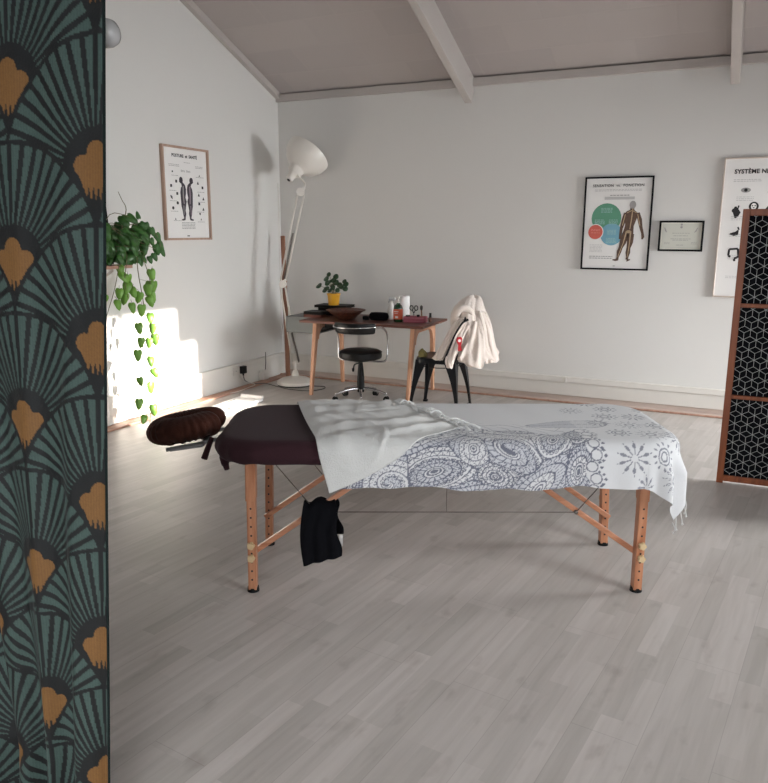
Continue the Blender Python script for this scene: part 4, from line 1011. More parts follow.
obj('leaves', bl, M_leafd, t, smooth=True, solid=0.001); obj('stems', bs, M_stem, t, smooth=True)
# wooden bowl
t = thing('wooden_bowl', 'wide dark wooden bowl on the desk beside the plant', 'bowl', DW(-0.112, -0.10, DT))
bm = BM(); add_lathe(bm, [(0, 0.004), (0.055, 0.0), (0.072, 0.004), (0.11, 0.040), (0.172, 0.086), (0.178, 0.088), (0.176, 0.082), (0.165, 0.080), (0.10, 0.044), (0.05, 0.016), (0, 0.014)], 48); obj('bowl_body', bm, M_bowl, t, smooth=50)
bm = BM(); rr = random.Random(4)
for k in range(12):
    a = 2 * PI * k / 12; p = V(0.135 * math.cos(a), 0.135 * math.sin(a), 0.060); add_box(bm, p, (0.004, 0.016, 0.020), Matrix.Rotation(a, 3, 'Z') @ Matrix.Rotation(R(42), 3, 'Y'))
obj('carved_notches', bm, M_bark, t)
# black hair brush / case lying
t = thing('black_pouch', 'rounded black zip case lying on the desk by the bottle', 'case', DW(0.17, -0.06, DT), DR + R(5))
bm = BM(); add_lathe(bm, [(0, -0.085), (0.022, -0.083), (0.036, -0.07), (0.040, -0.03), (0.040, 0.05), (0.036, 0.076), (0.02, 0.086), (0, 0.087)], 24, Matrix.Translation((0.02, 0, 0.038)) @ Matrix.Rotation(PI / 2, 4, 'Y') @ Matrix.Diagonal((0.94, 1.1, 1, 1))); obj('case_body', bm, M_blackfab, t, smooth=50)
bm = BM(); add_lathe(bm, [(0, -0.03), (0.016, -0.028), (0.02, 0), (0.016, 0.028), (0, 0.03)], 16, Matrix.Translation((-0.095, -0.01, 0.021)) @ Matrix.Rotation(PI / 2, 4, 'Y')); add_tube(bm, [(-0.075, 0, 0.025), (-0.05, 0, 0.03)], 0.009, 8); obj('case_pull', bm, M_black, t, smooth=40)
# massage oil bottle
t = thing('oil_bottle', 'green pump bottle with an orange label on the desk', 'bottle', DW(0.375, -0.06, DT))
t.scale = (1.22, 1.22, 1.22)
bm = BM(); add_lathe(bm, [(0, 0), (0.029, 0), (0.033, 0.005), (0.033, 0.098), (0.028, 0.116), (0.014, 0.128), (0.013, 0.135), (0, 0.135)], 28); obj('bottle_body', bm, M_bottle, t, smooth=40)
bm = BM(); add_lathe(bm, [(0.0336, 0.020), (0.0336, 0.092)], 28); obj('label', bm, M_label, t, smooth=True)
bm = BM(); add_box(bm, (0, -0.0338, 0.075), (0.034, 0.001, 0.005)); add_box(bm, (0, -0.0338, 0.063), (0.026, 0.001, 0.003)); add_box(bm, (0.004, -0.0338, 0.036), (0.022, 0.001, 0.015)); obj('label_text', bm, M_paper, t)
bm = BM(); add_cyl(bm, (0, 0, 0.134), (0, 0, 0.15), 0.012, seg=20); add_cyl(bm, (0, 0, 0.15), (0, 0, 0.166), 0.005, seg=12); add_box(bm, (-0.008, 0, 0.171), (0.034, 0.014, 0.010)); obj('pump', bm, M_white, t, smooth=40)
# paper roll
t = thing('paper_roll', 'upright roll of white kitchen paper behind the green bottle', 'paper roll', DW(0.355, 0.14, DT))
bm = BM(); add_lathe(bm, [(0.018, 0), (0.046, 0), (0.048, 0.003), (0.048, 0.205), (0.046, 0.208), (0.018, 0.208), (0.018, 0)], 36); obj('paper', bm, M_paper, t, smooth=40)
bm = BM(); add_lathe(bm, [(0.017, 0.001), (0.0185, 0.001), (0.0185, 0.2085), (0.017, 0.2085), (0.017, 0.001)], 24); obj('core', bm, M_bark, t, smooth=40)
# white spray bottle
t = thing('spray_bottle', 'white tapered spray bottle left of the paper roll', 'bottle', DW(0.245, 0.10, DT))
bm = BM(); add_lathe(bm, [(0, 0), (0.045, 0), (0.048, 0.006), (0.046, 0.05), (0.026, 0.125), (0.015, 0.15), (0.015, 0.165), (0, 0.165)], 28); obj('bottle_body', bm, M_white, t, smooth=40)
bm = BM(); add_box(bm, (0.010, 0, 0.182), (0.062, 0.022, 0.030)); add_box(bm, (-0.022, 0, 0.16), (0.008, 0.012, 0.03), Matrix.Rotation(R(20), 3, 'Y')); obj('spray_head', bm, M_clear, t, bevel=0.004)
# pink tray
TRX, TRY = 0.525, -0.03
t = thing('pink_tray', 'small pink plastic tray of small tools on the desk', 'tray', DW(TRX, TRY, DT), DR + R(4))
bm = BM()
for z, h in ((0.0, 0.004),): add_box(bm, (0, 0, 0.002), (0.18, 0.10, 0.004))
for s in (-1, 1): add_box(bm, (0, s * 0.0485, 0.026), (0.19, 0.003, 0.05)); add_box(bm, (s * 0.0935, 0, 0.026), (0.003, 0.10, 0.05))
add_box(bm, (0.01, 0, 0.026), (0.003, 0.097, 0.044)); obj('tray_body', bm, M_pink, t, bevel=0.001)
bm = BM(); add_box(bm, (0.0, -0.0502, 0.04), (0.18, 0.0008, 0.004)); add_box(bm, (0.0, -0.0502, 0.012), (0.18, 0.0008, 0.003)); obj('rim_stripe', bm, mat('pale_pink_plastic', srgb(206, 140, 150), 0.4), t)
t = thing('scissors', 'small black scissors standing handles up in the pink tray', 'scissors', DW(TRX - 0.015, TRY, DT + 0.005))
bm = BM()
for s in (-1, 1):
    add_tube(bm, [(s * 0.022 + 0.016 * math.cos(q), 0, 0.118 + 0.020 * math.sin(q)) for q in np.linspace(0, 2 * PI, 17)[:-1]], 0.0042, 8, closed=True)
    add_tube(bm, [(s * 0.014, 0, 0.100), (0, 0, 0.072)], 0.0042, 8)
obj('handles', bm, M_black, t, smooth=True)
bm = BM()
for s in (-1, 1): add_bar(bm, (0, s * 0.0012, 0.076), (-s * 0.006, s * 0.0012, 0.001), 0.009, 0.002, up=(0, 1, 0))
obj('blades', bm, M_chrome, t)
t = thing('makeup_brush', 'tan brush standing upright at the right of the pink tray', 'brush', DW(TRX + 0.055, TRY + 0.01, DT + 0.005))
bm = BM(); add_tube(bm, [(0.004, 0, 0.001), (-0.004, 0, 0.10)], 0.006, 10); obj('handle', bm, M_brush, t, smooth=True)
bm = BM(); add_lathe(bm, [(0, 0), (0.008, 0.0), (0.013, 0.02), (0.011, 0.038), (0, 0.044)], 16, Matrix.Translation((-0.004, 0, 0.10))); obj('bristles', bm, mat('grey_bristles', srgb(84, 78, 74), 0.9), t, smooth=True)
for k, (dx, rad, lab) in enumerate([(-0.068, 0.017, 'round black tin lying in the left of the pink tray'), (0.028, 0.012, 'small dark cap lying in the pink tray beside the scissors')]):
    t = thing('small_tin', lab, 'tin', DW(TRX + dx, TRY - 0.005, DT + 0.005)); bm = BM(); add_cyl(bm, (0, 0, 0), (0, 0, 0.044 + 0.006 * k), rad, seg=18); obj('tin_body', bm, M_black if k == 0 else M_ink, t, smooth=40)
    bm = BM(); add_lathe(bm, [(0, 0), (rad + 0.002, 0), (rad + 0.002, 0.01), (0, 0.013)], 18, Matrix.Translation((0, 0, 0.0445 + 0.006 * k))); obj('lid', bm, M_black, t, smooth=40)
t = thing('dropper_bottle', 'tiny bottle with a black cap at the right end of the desk', 'bottle', DW(0.635, 0.05, DT))
bm = BM(); add_cyl(bm, (0, 0, 0), (0, 0, 0.040), 0.012, seg=20); obj('bottle_body', bm, mat('amber_glass', srgb(96, 66, 56), 0.2), t, smooth=40)
bm = BM(); add_cyl(bm, (0, 0, 0.040), (0, 0, 0.078), 0.0115, 0.010, seg=20); obj('cap', bm, M_black, t, smooth=40)

# ------------------------------------------------------------------ swivel chair
ch = thing('swivel_chair', 'low black swivel stool chair with chrome five star base at the desk', 'chair', (-2.955, 5.705, 0), R(6))
ch.scale = (0.94, 0.94, 0.99)
bm = BM(); add_lathe(bm, [(0, 0.372), (0.17, 0.372), (0.193, 0.382), (0.198, 0.405), (0.192, 0.436), (0.17, 0.448), (0.05, 0.45), (0, 0.45)], 48); obj('seat', bm, M_leather, ch, smooth=50)
bm = BM(); add_tube(bm, [(0.1965 * math.cos(q), 0.1965 * math.sin(q), 0.432) for q in np.linspace(0, 2 * PI, 49)[:-1]], 0.003, 6, closed=True); obj('piping', bm, M_black, ch, smooth=True)
def arc_pad(r, a0, a1, z0, z1, th, tilt=0.0):
    nu, nv = 40, 20; P = np.zeros((nu, nv, 3))
    for i in range(nu):
        u = i / (nu - 1); an = a0 + (a1 - a0) * u; e = min(1, math.sin(min(u, 1 - u) / 0.08 * PI / 2) if min(u, 1 - u) < 0.08 else 1) ** 0.6 + 0.02
        for j in range(nv):
            ph = 2 * PI * j / (nv - 1); cz = (z0 + z1) / 2; hz = (z1 - z0) / 2 * (0.75 + 0.25 * e)
            rz_ = math.copysign(abs(math.sin(ph)) ** 0.5, math.sin(ph)) * hz; rr_ = math.copysign(abs(math.cos(ph)) ** 0.7, math.cos(ph)) * th * e
            P[i, j] = ((r + rr_ + tilt * rz_) * math.cos(an), (r + rr_ + tilt * rz_) * math.sin(an), cz + rz_)
    bm = BM(); grid_mesh(bm, P); bmesh.ops.remove_doubles(bm, verts=bm.verts, dist=0.0004); return bm
A0, A1 = R(-148), R(-32)
obj('backrest', arc_pad(0.222, A0, A1, 0.608, 0.700, 0.022, 0.15), M_leather, ch, smooth=True)
bm = BM(); add_tube(bm, [(0.252 * math.cos(q), 0.252 * math.sin(q), 0.664 - 0.006 * math.cos((q - A0) / (A1 - A0) * PI)) for q in np.linspace(A0 - 0.05, A1 + 0.05, 30)], 0.005, 8)
obj('back_trim', bm, M_chrome, ch, smooth=True)
for s in (-1, 1):
    bm = BM(); q = R(-90) + s * R(60)
    pts = [(0.245 * math.cos(q), 0.245 * math.sin(q), 0.664), (s * 0.232, -0.05, 0.655), (s * 0.246, 0.025, 0.600), (s * 0.244, 0.06, 0.50), (s * 0.240, 0.05, 0.40), (s * 0.215, 0.04, 0.352), (s * 0.10, 0.02, 0.350), (0, 0, 0.352)]
    add_tube(bm, pts, 0.0085, 10, smoothn=6); obj('armrest', bm, M_chrome, ch, smooth=True)
bm = BM(); add_cyl(bm, (0, 0, 0.350), (0, 0, 0.372), 0.07, 0.10, seg=24); add_cyl(bm, (0, 0, 0.22), (0, 0, 0.352), 0.018, seg=20); obj('seat_mount', bm, M_black, ch, smooth=40)
bm = BM(); add_lathe(bm, [(0.0, 0.075), (0.030, 0.075), (0.038, 0.10), (0.036, 0.12), (0.033, 0.20), (0.026, 0.28), (0.020, 0.33), (0, 0.33)], 24); obj('gas_lift_cover', bm, M_black, ch, smooth=40)
bm = BM(); add_tube(bm, [(0, 0, 0.335), (-0.05, -0.02, 0.32), (-0.06, -0.03, 0.285)], 0.006, 8, smoothn=4); add_lathe(bm, [(0, -0.02), (0.01, -0.015), (0.012, 0.01), (0, 0.018)], 12, Matrix.Translation((-0.062, -0.032, 0.275))); obj('height_lever', bm, M_black, ch, smooth=True)
for k in range(5):
    a = R(90 + 72 * k - 14); c_, s_ = math.cos(a), math.sin(a)
    bm = BM()
    add_tube(bm, [(0.02 * c_, 0.02 * s_, 0.105), (0.10 * c_, 0.10 * s_, 0.104), (0.19 * c_, 0.19 * s_, 0.086), (0.245 * c_, 0.245 * s_, 0.068)], [0.016, 0.010], 10, smoothn=4)
    lg = obj('base_arm', bm, M_chrome, ch, smooth=True)
    bm = BM()
    for s in (-1, 1):
        p = V(0.245 * c_, 0.245 * s_, 0.025); w_ = V(-s_, c_, 0); add_cyl(bm, p + w_ * s * 0.006, p + w_ * s * 0.020, 0.025, seg=22)
    add_cyl(bm, p - w_ * 0.0215, p + w_ * 0.0215, 0.007, seg=12, mi=1); add_cyl(bm, (0.245 * c_, 0.245 * s_, 0.03), (0.245 * c_, 0.245 * s_, 0.075), 0.006, seg=12, mi=1)
    obj('caster', bm, [M_black, M_chrome], lg, smooth=40)

# ------------------------------------------------------------------ black metal chair
mc = thing('metal_chair', 'black lacquered metal chair with tapered legs under the cream jacket', 'chair', (-2.228, 5.75, 0), R(4))
sw = 0.175; SZ = 0.445
bm = BM()
K = 40; ring = []
def sq(q, r, n=5): c, s = math.cos(q), math.sin(q); d = (abs(c) ** n + abs(s) ** n) ** (-1 / n); return r * d * c, r * d * s
prof = [(0.0, SZ - 0.004), (0.70, SZ - 0.004), (0.92, SZ), (1.0, SZ - 0.004), (1.03, SZ - 0.016), (1.04, SZ - 0.045), (1.02, SZ - 0.045), (1.0, SZ - 0.02), (0.0, SZ - 0.012)]
rings = []
for f_, z in prof:
    if f_ == 0: rings.append([bm.verts.new((0, 0, z))])
    else: rings.append([bm.verts.new((*sq(2 * PI * k / K, sw * f_), z)) for k in range(K)])
for A, B in zip(rings, rings[1:]):
    for k in range(K):
        k2 = (k + 1) % K
        if len(A) == 1: bm.faces.new((A[0], B[k], B[k2]))
        elif len(B) == 1: bm.faces.new((A[k], A[k2], B[0]))
        else: bm.faces.new((A[k], B[k], B[k2], A[k2]))
obj('seat', bm, M_steel, mc, smooth=40)
for sx in (-1, 1):
    for sy in (-1, 1):
        bm = BM(); p0 = V(sx * 0.155, sy * 0.155, SZ - 0.02); p1 = V(sx * 0.20, sy * 0.195, 0.0); N_ = 8; R_ = []
        for k in range(N_ + 1):
            u = k / N_; p = p0.lerp(p1, u); w_ = 0.080 * (1 - u) ** 2.2 + 0.022; t_ = 0.018
            # folded sheet: L shaped section open to the inside
            ix, iy = -sx, -sy
            prof_ = [(0, 0), (ix * w_, 0), (ix * w_, iy * 0.004), (ix * 0.010, iy * 0.010), (ix * 0.004, iy * w_), (0, iy * w_)]
            o_ = V(sx * 0.012, sy * 0.012, 0); R_.append([bm.verts.new(p + o_ + V(a, b, 0)) for a, b in prof_])
        for A, B in zip(R_, R_[1:]):
            for k in range(6): bm.faces.new((A[k], A[(k + 1) % 6], B[(k + 1) % 6], B[k]))
        bm.faces.new(R_[0]); bm.faces.new(R_[-1][::-1]); lg = obj('leg', bm, M_steel, mc, smooth=25)
        bm = BM(); add_box(bm, p1 + V(-sx * 0.004, -sy * 0.004, 0.008), (0.036, 0.036, 0.016)); obj('rubber_foot', bm, M_black, lg, bevel=0.003)
bm = BM()
for a, b in (((-1, -1), (1, -1)), ((1, -1), (1, 1)), ((1, 1), (-1, 1)), ((-1, 1), (-1, -1))):
    add_tube(bm, [(a[0] * .155, a[1] * .155, 0.375), ((a[0] + b[0]) * .07, (a[1] + b[1]) * .07, 0.36), (b[0] * .155, b[1] * .155, 0.375)], 0.004, 6, smoothn=5)
obj('cross_braces', bm, M_steel, mc, smooth=True)
bm = BM(); add_tube(bm, [(0.165, -0.165, 0.42), (0.185, -0.130, 0.56), (0.21, -0.105, 0.72), (0.230, -0.07, 0.79), (0.240, 0, 0.815), (0.230, 0.07, 0.79), (0.21, 0.105, 0.72), (0.185, 0.130, 0.56), (0.165, 0.165, 0.42)], 0.012, 12, smoothn=8); obj('back_tube', bm, M_steel, mc, smooth=True)
bm = BM(); add_poly(bm, [(0.168, -0.045, 0.43), (0.168, 0.045, 0.43), (0.237, 0.05, 0.81), (0.237, -0.05, 0.81)], 0.002, (1, 0, 0)); obj('back_splat', bm, M_steel, mc)

# cream jacket draped over the chair back : layered loft with folds
JX, JY, JR = -2.268, 5.705, R(25.6)     # local x = picture right, y = away
def jacket():
    o = thing('draped_jacket', 'cream fleece jacket with a black zip edge draped over the metal chair back', 'jacket', (JX, JY, 0), JR)
    o.scale = (0.97, 1, 0.96)
    # level: z, centre x, half width x, centre y, half width y
    lev = [(0.962, 0.320, 0.010, 0.05, 0.010), (0.955, 0.315, 0.055, 0.045, 0.06), (0.93, 0.300, 0.090, 0.04, 0.10), (0.885, 0.285, 0.118, 0.035, 0.14), (0.83, 0.278, 0.136, 0.03, 0.17), (0.77, 0.278, 0.146, 0.03, 0.185), (0.70, 0.285, 0.156, 0.03, 0.20), (0.62, 0.292, 0.172, 0.03, 0.205), (0.54, 0.300, 0.190, 0.03, 0.21), (0.49, 0.312, 0.205, 0.03, 0.215), (0.46, 0.325, 0.205, 0.03, 0.215), (0.44, 0.33, 0.20, 0.03, 0.21)]
    lev = np.array(lev); nu, nv = 140, 60; P = np.zeros((nu, nv, 3))
    for j in range(nv):
        q = j / (nv - 1) * (len(lev) - 1); k = min(int(q), len(lev) - 2); t_ = q - k; L = lev[k] * (1 - t_) + lev[k + 1] * t_
        down = j / (nv - 1)
        for i in range(nu):
            an = 2 * PI * i / nu
            f1 = 0.075 * math.sin(an * 7 + 1.3 * math.sin(down * 3) + 0.6) + 0.05 * math.sin(an * 12 + down * 4) + 0.035 * math.sin(an * 19 - down * 6)
            nz_ = noise.noise(V(math.cos(an) * 1.4, math.sin(an) * 1.4, down * 3)) * 0.16
            amp = 1 + (f1 * min(1, down * 1.7) + nz_ * min(1, down * 4)) * 0.9
            x = L[1] + L[2] * amp * math.cos(an); y = L[3] + L[4] * amp * math.sin(an)
            z = L[0] + (0.030 * math.sin(an * 5 + 1) + 0.03 * math.cos(an - 0.5)) * max(0, down - 0.75) * 3 + 0.012 * math.sin(an * 3 + 2) * (1 - down)
            P[i, j] = (x, y, z)
    bm = BM(); grid_mesh(bm, P, closed_u=True); bmesh.ops.remove_doubles(bm, verts=bm.verts, dist=0.001); obj('jacket_body', bm, M_fleece, o, smooth=True, solid=0.006)
    # hood roll at the upper left, front
    bm = BM()
    add_tube(bm, [(0.165, -0.10, 0.835), (0.175, -0.13, 0.865), (0.215, -0.14, 0.885), (0.27, -0.13, 0.865), (0.305, -0.12, 0.80), (0.325, -0.13, 0.745)], [0.034, 0.020], 14, smoothn=6)
    add_tube(bm, [(0.165, -0.10, 0.835), (0.16, -0.09, 0.80), (0.18, -0.12, 0.775)], [0.034, 0.02], 14, smoothn=5)
    bmesh.ops.transform(bm, matrix=Matrix.Identity(4), verts=bm.verts); obj('hood', bm, M_fleece, o, smooth=True)
    # front panel running down left on to the seat
    def panel(name, edgeL, edgeR, m, n1=26, n2=50, wv=0.010, th=0.006):
        L = catmull([Vector(p) for p in edgeL], 12); Rr = catmull([Vector(p) for p in edgeR], 12); P = np.zeros((n1, n2, 3))
        for j in range(n2):
            a = L[int(j / (n2 - 1) * (len(L) - 1))]; b = Rr[int(j / (n2 - 1) * (len(Rr) - 1))]
            for i in range(n1):
                s = i / (n1 - 1); p = a.lerp(b, s); f_ = math.sin(s * PI) * 0.02 + wv * math.sin(s * 9 + j * 0.07) + wv * 0.6 * math.sin(s * 17 - j * 0.12)
                P[i, j] = (p.x, p.y - f_, p.z + 0.004 * math.sin(s * 12 + j * 0.3))
        bm = BM(); grid_mesh(bm, P); obj(name, bm, m, o, smooth=True, solid=th)
    panel('left_front', [(0.175, -0.11, 0.80), (0.09, -0.13, 0.68), (0.035, -0.15, 0.57), (-0.02, -0.17, 0.49), (-0.035, -0.17, 0.467)], [(0.225, -0.14, 0.80), (0.15, -0.18, 0.68), (0.11, -0.20, 0.56), (0.075, -0.20, 0.475), (0.045, -0.19, 0.455)], M_fleece)
    panel('inner_front', [(0.215, -0.16, 0.78), (0.13, -0.20, 0.66), (0.085, -0.225, 0.54), (0.065, -0.24, 0.46), (0.08, -0.24, 0.405)], [(0.275, -0.15, 0.76), (0.215, -0.19, 0.64), (0.17, -0.22, 0.52), (0.145, -0.235, 0.455), (0.13, -0.24, 0.40)], M_fleece, wv=0.012)
    panel('right_front', [(0.30, -0.16, 0.78), (0.26, -0.195, 0.66), (0.22, -0.225, 0.56), (0.185, -0.24, 0.50), (0.18, -0.23, 0.47)], [(0.40, -0.10, 0.76), (0.40, -0.16, 0.62), (0.395, -0.20, 0.50), (0.385, -0.215, 0.42), (0.36, -0.22, 0.385)], M_fleece, wv=0.014)
    panel('sleeve', [(0.34, -0.13, 0.86), (0.37, -0.15, 0.72), (0.385, -0.16, 0.58), (0.40, -0.17, 0.46), (0.40, -0.17, 0.425)], [(0.42, -0.02, 0.84), (0.465, -0.04, 0.72), (0.495, -0.05, 0.58), (0.535, -0.06, 0.46), (0.535, -0.06, 0.43)], M_fleece, wv=0.012)
    bm = BM(); add_tube(bm, [(0.255, -0.175, 0.795), (0.205, -0.19, 0.765), (0.150, -0.215, 0.68), (0.105, -0.235, 0.58), (0.07, -0.24, 0.49), (0.052, -0.235, 0.452)], 0.0095, 8, smoothn=8); obj('zip_edge', bm, M_black, o, smooth=True)
    bm = BM()
    add_poly(bm, [(0.150, -0.262, 0.635), (0.158, -0.264, 0.660), (0.185, -0.264, 0.665), (0.200, -0.262, 0.650), (0.198, -0.262, 0.615), (0.19, -0.262, 0.595), (0.20, -0.262, 0.550), (0.165, -0.262, 0.545), (0.168, -0.262, 0.595)], 0.003, (0, 1, 0)); obj('red_label', bm, M_redlab, o, bevel=0.001)
    bm = BM(); add_disc(bm, (0.178, -0.2655, 0.632), 0.012, (1, 0, 0), (0, 0, 1), 0.002, (0, 1, 0), 16); obj('label_mark', bm, M_paper, o)
jacket()
def crumple(name, label, loc, sx, sy, sz, m, seed, cat='cloth'):
    bm = BM(); nu, nv = 40, 14; P = np.zeros((nu, nv, 3))
    for i in range(nu):
        for j in range(nv):
            an = 2 * PI * i / nu; ph = j / (nv - 1) * PI / 2; r_ = 1 + 0.35 * noise.noise(V(math.cos(an) * 1.5 + seed, math.sin(an) * 1.5, ph * 1.5))
            P[i, j] = (sx * r_ * math.cos(an) * math.cos(ph), sy * r_ * math.sin(an) * math.cos(ph), sz * math.sin(ph) * r_)
    grid_mesh(bm, P, closed_u=True); bmesh.ops.remove_doubles(bm, verts=bm.verts, dist=0.0005)
    o = obj(name, bm, m, smooth=True); o.location = loc; tag(o, label, cat)
crumple('khaki_cloth', 'crumpled khaki cloth on the black chair seat at the left of the jacket', (-2.345, 5.62, SZ), 0.035, 0.045, 0.055, M_khaki, 1)
crumple('khaki_cloth', 'crumpled khaki cloth poking out below the red label of the jacket', (-2.105, 5.65, SZ), 0.05, 0.06, 0.055, M_khaki, 5)

# ------------------------------------------------------------------ giant balanced-arm floor lamp
LX, LY, LR = -3.83, 6.03, R(25.6)
lp = thing('floor_lamp', 'giant white articulated floor lamp standing in the corner', 'floor lamp', (LX, LY, 0), LR)
bm = BM(); add_lathe(bm, [(0, 0.012), (0.172, 0.012), (0.175, 0.02), (0.17, 0.040), (0.13, 0.062), (0.06, 0.080), (0.035, 0.090), (0.03, 0.125), (0.018, 0.14), (0, 0.14)], 48); obj('base', bm, M_lampw, lp, smooth=35)
bm = BM(); add_cyl(bm, (0, 0, 0), (0, 0, 0.013), 0.168, seg=48); obj('base_pad', bm, M_black, lp, smooth=40)
el = V(-0.096, 0, 0.956); sh = V(0.085, 0, 1.79)
bm = BM(); add_cyl(bm, (0.0, 0, 0.13), (0.0, 0, 0.22), 0.014, seg=16); add_bar(bm, (-0.03, 0, 0.215), (0.045, 0, 0.215), 0.012, 0.03)
obj('base_joint', bm, M_lampw, lp, smooth=40)
bm = BM()
for dx in (-0.028, 0.030):
    for y_ in (-0.013,): add_tube(bm, [(dx * 0.9 + 0.004, y_, 0.22), (el.x + dx * 0.8, y_, el.z - 0.03)], 0.0085, 10)
obj('lower_arm', bm, M_lampw, lp, smooth=True)
bm = BM()
for y_ in (-0.02, 0.02): add_tube(bm, [(0.04, y_, 0.22), (-0.02, y_, 0.52)], 0.006, 8)
for y_ in (-0.02, 0.02):
    add_tube(bm, [(0.035 - 0.17 * u * 0.35 + 0.010 * math.cos(u * 190), y_ + 0.010 * math.sin(u * 190), 0.23 + 0.27 * u) for u in np.linspace(0, 1, 200)], 0.0018, 4)
obj('lower_springs', bm, M_wire, lp, smooth=True)
bm = BM(); add_cyl(bm, el + V(0, -0.022, 0), el + V(0, 0.022, 0), 0.034, seg=24); add_cyl(bm, el + V(0.02, -0.026, 0.035), el + V(0.02, 0.026, 0.035), 0.012, seg=16); add_cyl(bm, el + V(0, -0.027, 0), el + V(0, 0.027, 0), 0.012, seg=16); obj('elbow', bm, M_lampw, lp, smooth=40)
bm = BM()
for dx in (-0.030, 0.030): add_tube(bm, [el + V(dx * 0.8, 0.013, 0.03), sh + V(dx, 0.013, -0.02)], 0.0085, 10)
obj('upper_arm', bm, M_lampw, lp, smooth=True)
bm = BM(); d = (sh - el)
for y_ in (-0.008, 0.03):
    p0 = el + V(0.012, y_, 0.05); add_tube(bm, [p0 + d * 0.5 * u + V(0.009 * math.cos(u * 260), 0.009 * math.sin(u * 260), 0) for u in np.linspace(0, 1, 260)], 0.0018, 4)
obj('upper_springs', bm, M_wire, lp, smooth=True)
bm = BM(); add_cyl(bm, sh + V(0, -0.02, 0), sh + V(0, 0.02, 0), 0.036, seg=24); add_cyl(bm, sh + V(0.03, -0.024, 0.03), sh + V(0.03, 0.024, 0.03), 0.012, seg=16)
add_tube(bm, [sh + V(0.03, 0, 0.03), sh + V(0.04, 0, 0.075), sh + V(-0.005, 0, 0.125), sh + V(-0.03, 0, 0.165)], 0.009, 10, smoothn=5); obj('neck_joint', bm, M_lampw, lp, smooth=40)
ax = V(0.52, 0.42, 0.74).normalized()
Mh = Matrix.Translation(V(-0.012, 0.0, 1.905)) @ ax.to_track_quat('Z', 'Y').to_matrix().to_4x4() @ Matrix.Diagonal((1.2, 1.2, 1.12, 1))
bm = BM(); add_lathe(bm, [(0, -0.012), (0.026, -0.012), (0.029, -0.004), (0.030, 0.03), (0.042, 0.055), (0.058, 0.068), (0.060, 0.10), (0.066, 0.112), (0.095, 0.128), (0.135, 0.165), (0.162, 0.215), (0.172, 0.262), (0.174, 0.280), (0.170, 0.280), (0.167, 0.262), (0.157, 0.216), (0.131, 0.170), (0.092, 0.134), (0.05, 0.116), (0, 0.112)], 56, Mh); hd = obj('lamp_shade', bm, M_lampw, lp, smooth=50)
bm = BM(); add_lathe(bm, [(0, 0.118), (0.015, 0.12), (0.018, 0.15), (0.034, 0.19), (0.030, 0.215), (0, 0.226)], 24, Mh); obj('bulb', bm, mat('opal_bulb', srgb(236, 232, 224), 0.3), hd, smooth=True)
bm = BM(); add_lathe(bm, [(0, -0.018), (0.012, -0.018), (0.013, -0.0125), (0, -0.0125)], 16, Mh); obj('switch', bm, M_ink, hd)
# brown lath leaning in the corner
t = thing('wooden_lath', 'brown wooden lath leaning upright in the corner behind the white lamp', 'lath', (-4.03, 6.22, 0))
bm = BM(); add_bar(bm, (0.02, -0.03, 0.006), (-0.065, 0.06, 1.395), 0.042, 0.020, up=(0, 1, 0)); obj('lath_board', bm, M_lath, t, bevel=0.002)

# ------------------------------------------------------------------ wall socket, plug, lamp lead
t = thing('wall_socket', 'white double wall socket with a black plug on the left skirting', 'socket', (XL + 0.033, 5.66, 0.165), PI / 2)
bm = BM(); add_box(bm, (0, -0.006, 0), (0.145, 0.012, 0.075)); add_cyl(bm, (-0.036, -0.0125, 0), (-0.036, -0.0145, 0), 0.021, seg=24); add_cyl(bm, (0.036, -0.0125, 0), (0.036, -0.0145, 0), 0.021, seg=24); obj('socket_plate', bm, M_white, t, bevel=0.002)
bm = BM(); add_cyl(bm, (-0.042, -0.0148, 0), (-0.042, -0.0152, 0), 0.003, seg=10); add_cyl(bm, (-0.03, -0.0148, 0), (-0.03, -0.0152, 0), 0.003, seg=10); obj('socket_holes', bm, M_ink, t)
t = thing('black_plug', 'black plug adapter in the white wall socket above the lamp cable', 'plug', (XL + 0.0485, 5.70, 0.165), PI / 2)
bm = BM(); add_box(bm, (0, -0.022, 0.004), (0.062, 0.042, 0.070)); obj('plug_body', bm, M_black, t, bevel=0.006)
bm = BM(); add_cyl(bm, (0, -0.02, -0.03), (0, -0.02, -0.05), 0.008, seg=12); obj('plug_neck', bm, M_black, t, smooth=40)
bm = BM(); X0 = XL
add_tube(bm, [(X0 + 0.07, 5.70, 0.113), (X0 + 0.075, 5.72, 0.06), (X0 + 0.11, 5.80, 0.022), (-4.06, 5.86, 0.021), (-3.93, 5.86, 0.005), (-3.75, 5.80, 0.005), (-3.55, 5.82, 0.005), (-3.48, 5.95, 0.005), (-3.52, 6.05, 0.005), (-3.62, 6.03, 0.005)], 0.0042, 8, smoothn=8)
tag(obj('lamp_cable', bm, M_cable, smooth=True), 'grey cable running across the floor from the plug past the lamp base', 'cable')
bm = BM(); add_tube(bm, [(X0 + 0.06, 5.66, 0.115), (X0 + 0.07, 5.70, 0.06), (-4.12, 5.78, 0.021), (-4.09, 5.62, 0.021), (-4.07, 5.45, 0.021), (-4.09, 5.36, 0.020)], 0.0035, 8, smoothn=8)
tag(obj('spare_cable', bm, mat('white_cable', srgb(206, 200, 194), 0.5), smooth=True), 'pale cable lying along the brown floor batten under the socket', 'cable')
t = thing('white_box', 'small white junction box at the corner end of the left skirting', 'box', (XL + 0.055, 6.05, 0.017)); bm = BM(); add_box(bm, (0, 0, 0.045), (0.06, 0.09, 0.09)); bb = obj('box_body', bm, M_white, t, bevel=0.006)
bm = BM(); add_tube(bm, [(0.0, 0.03, 0.09), (-0.005, 0.05, 0.16), (-0.012, 0.06, 0.26)], 0.004, 6); obj('box_lead', bm, M_cable, t, smooth=True)
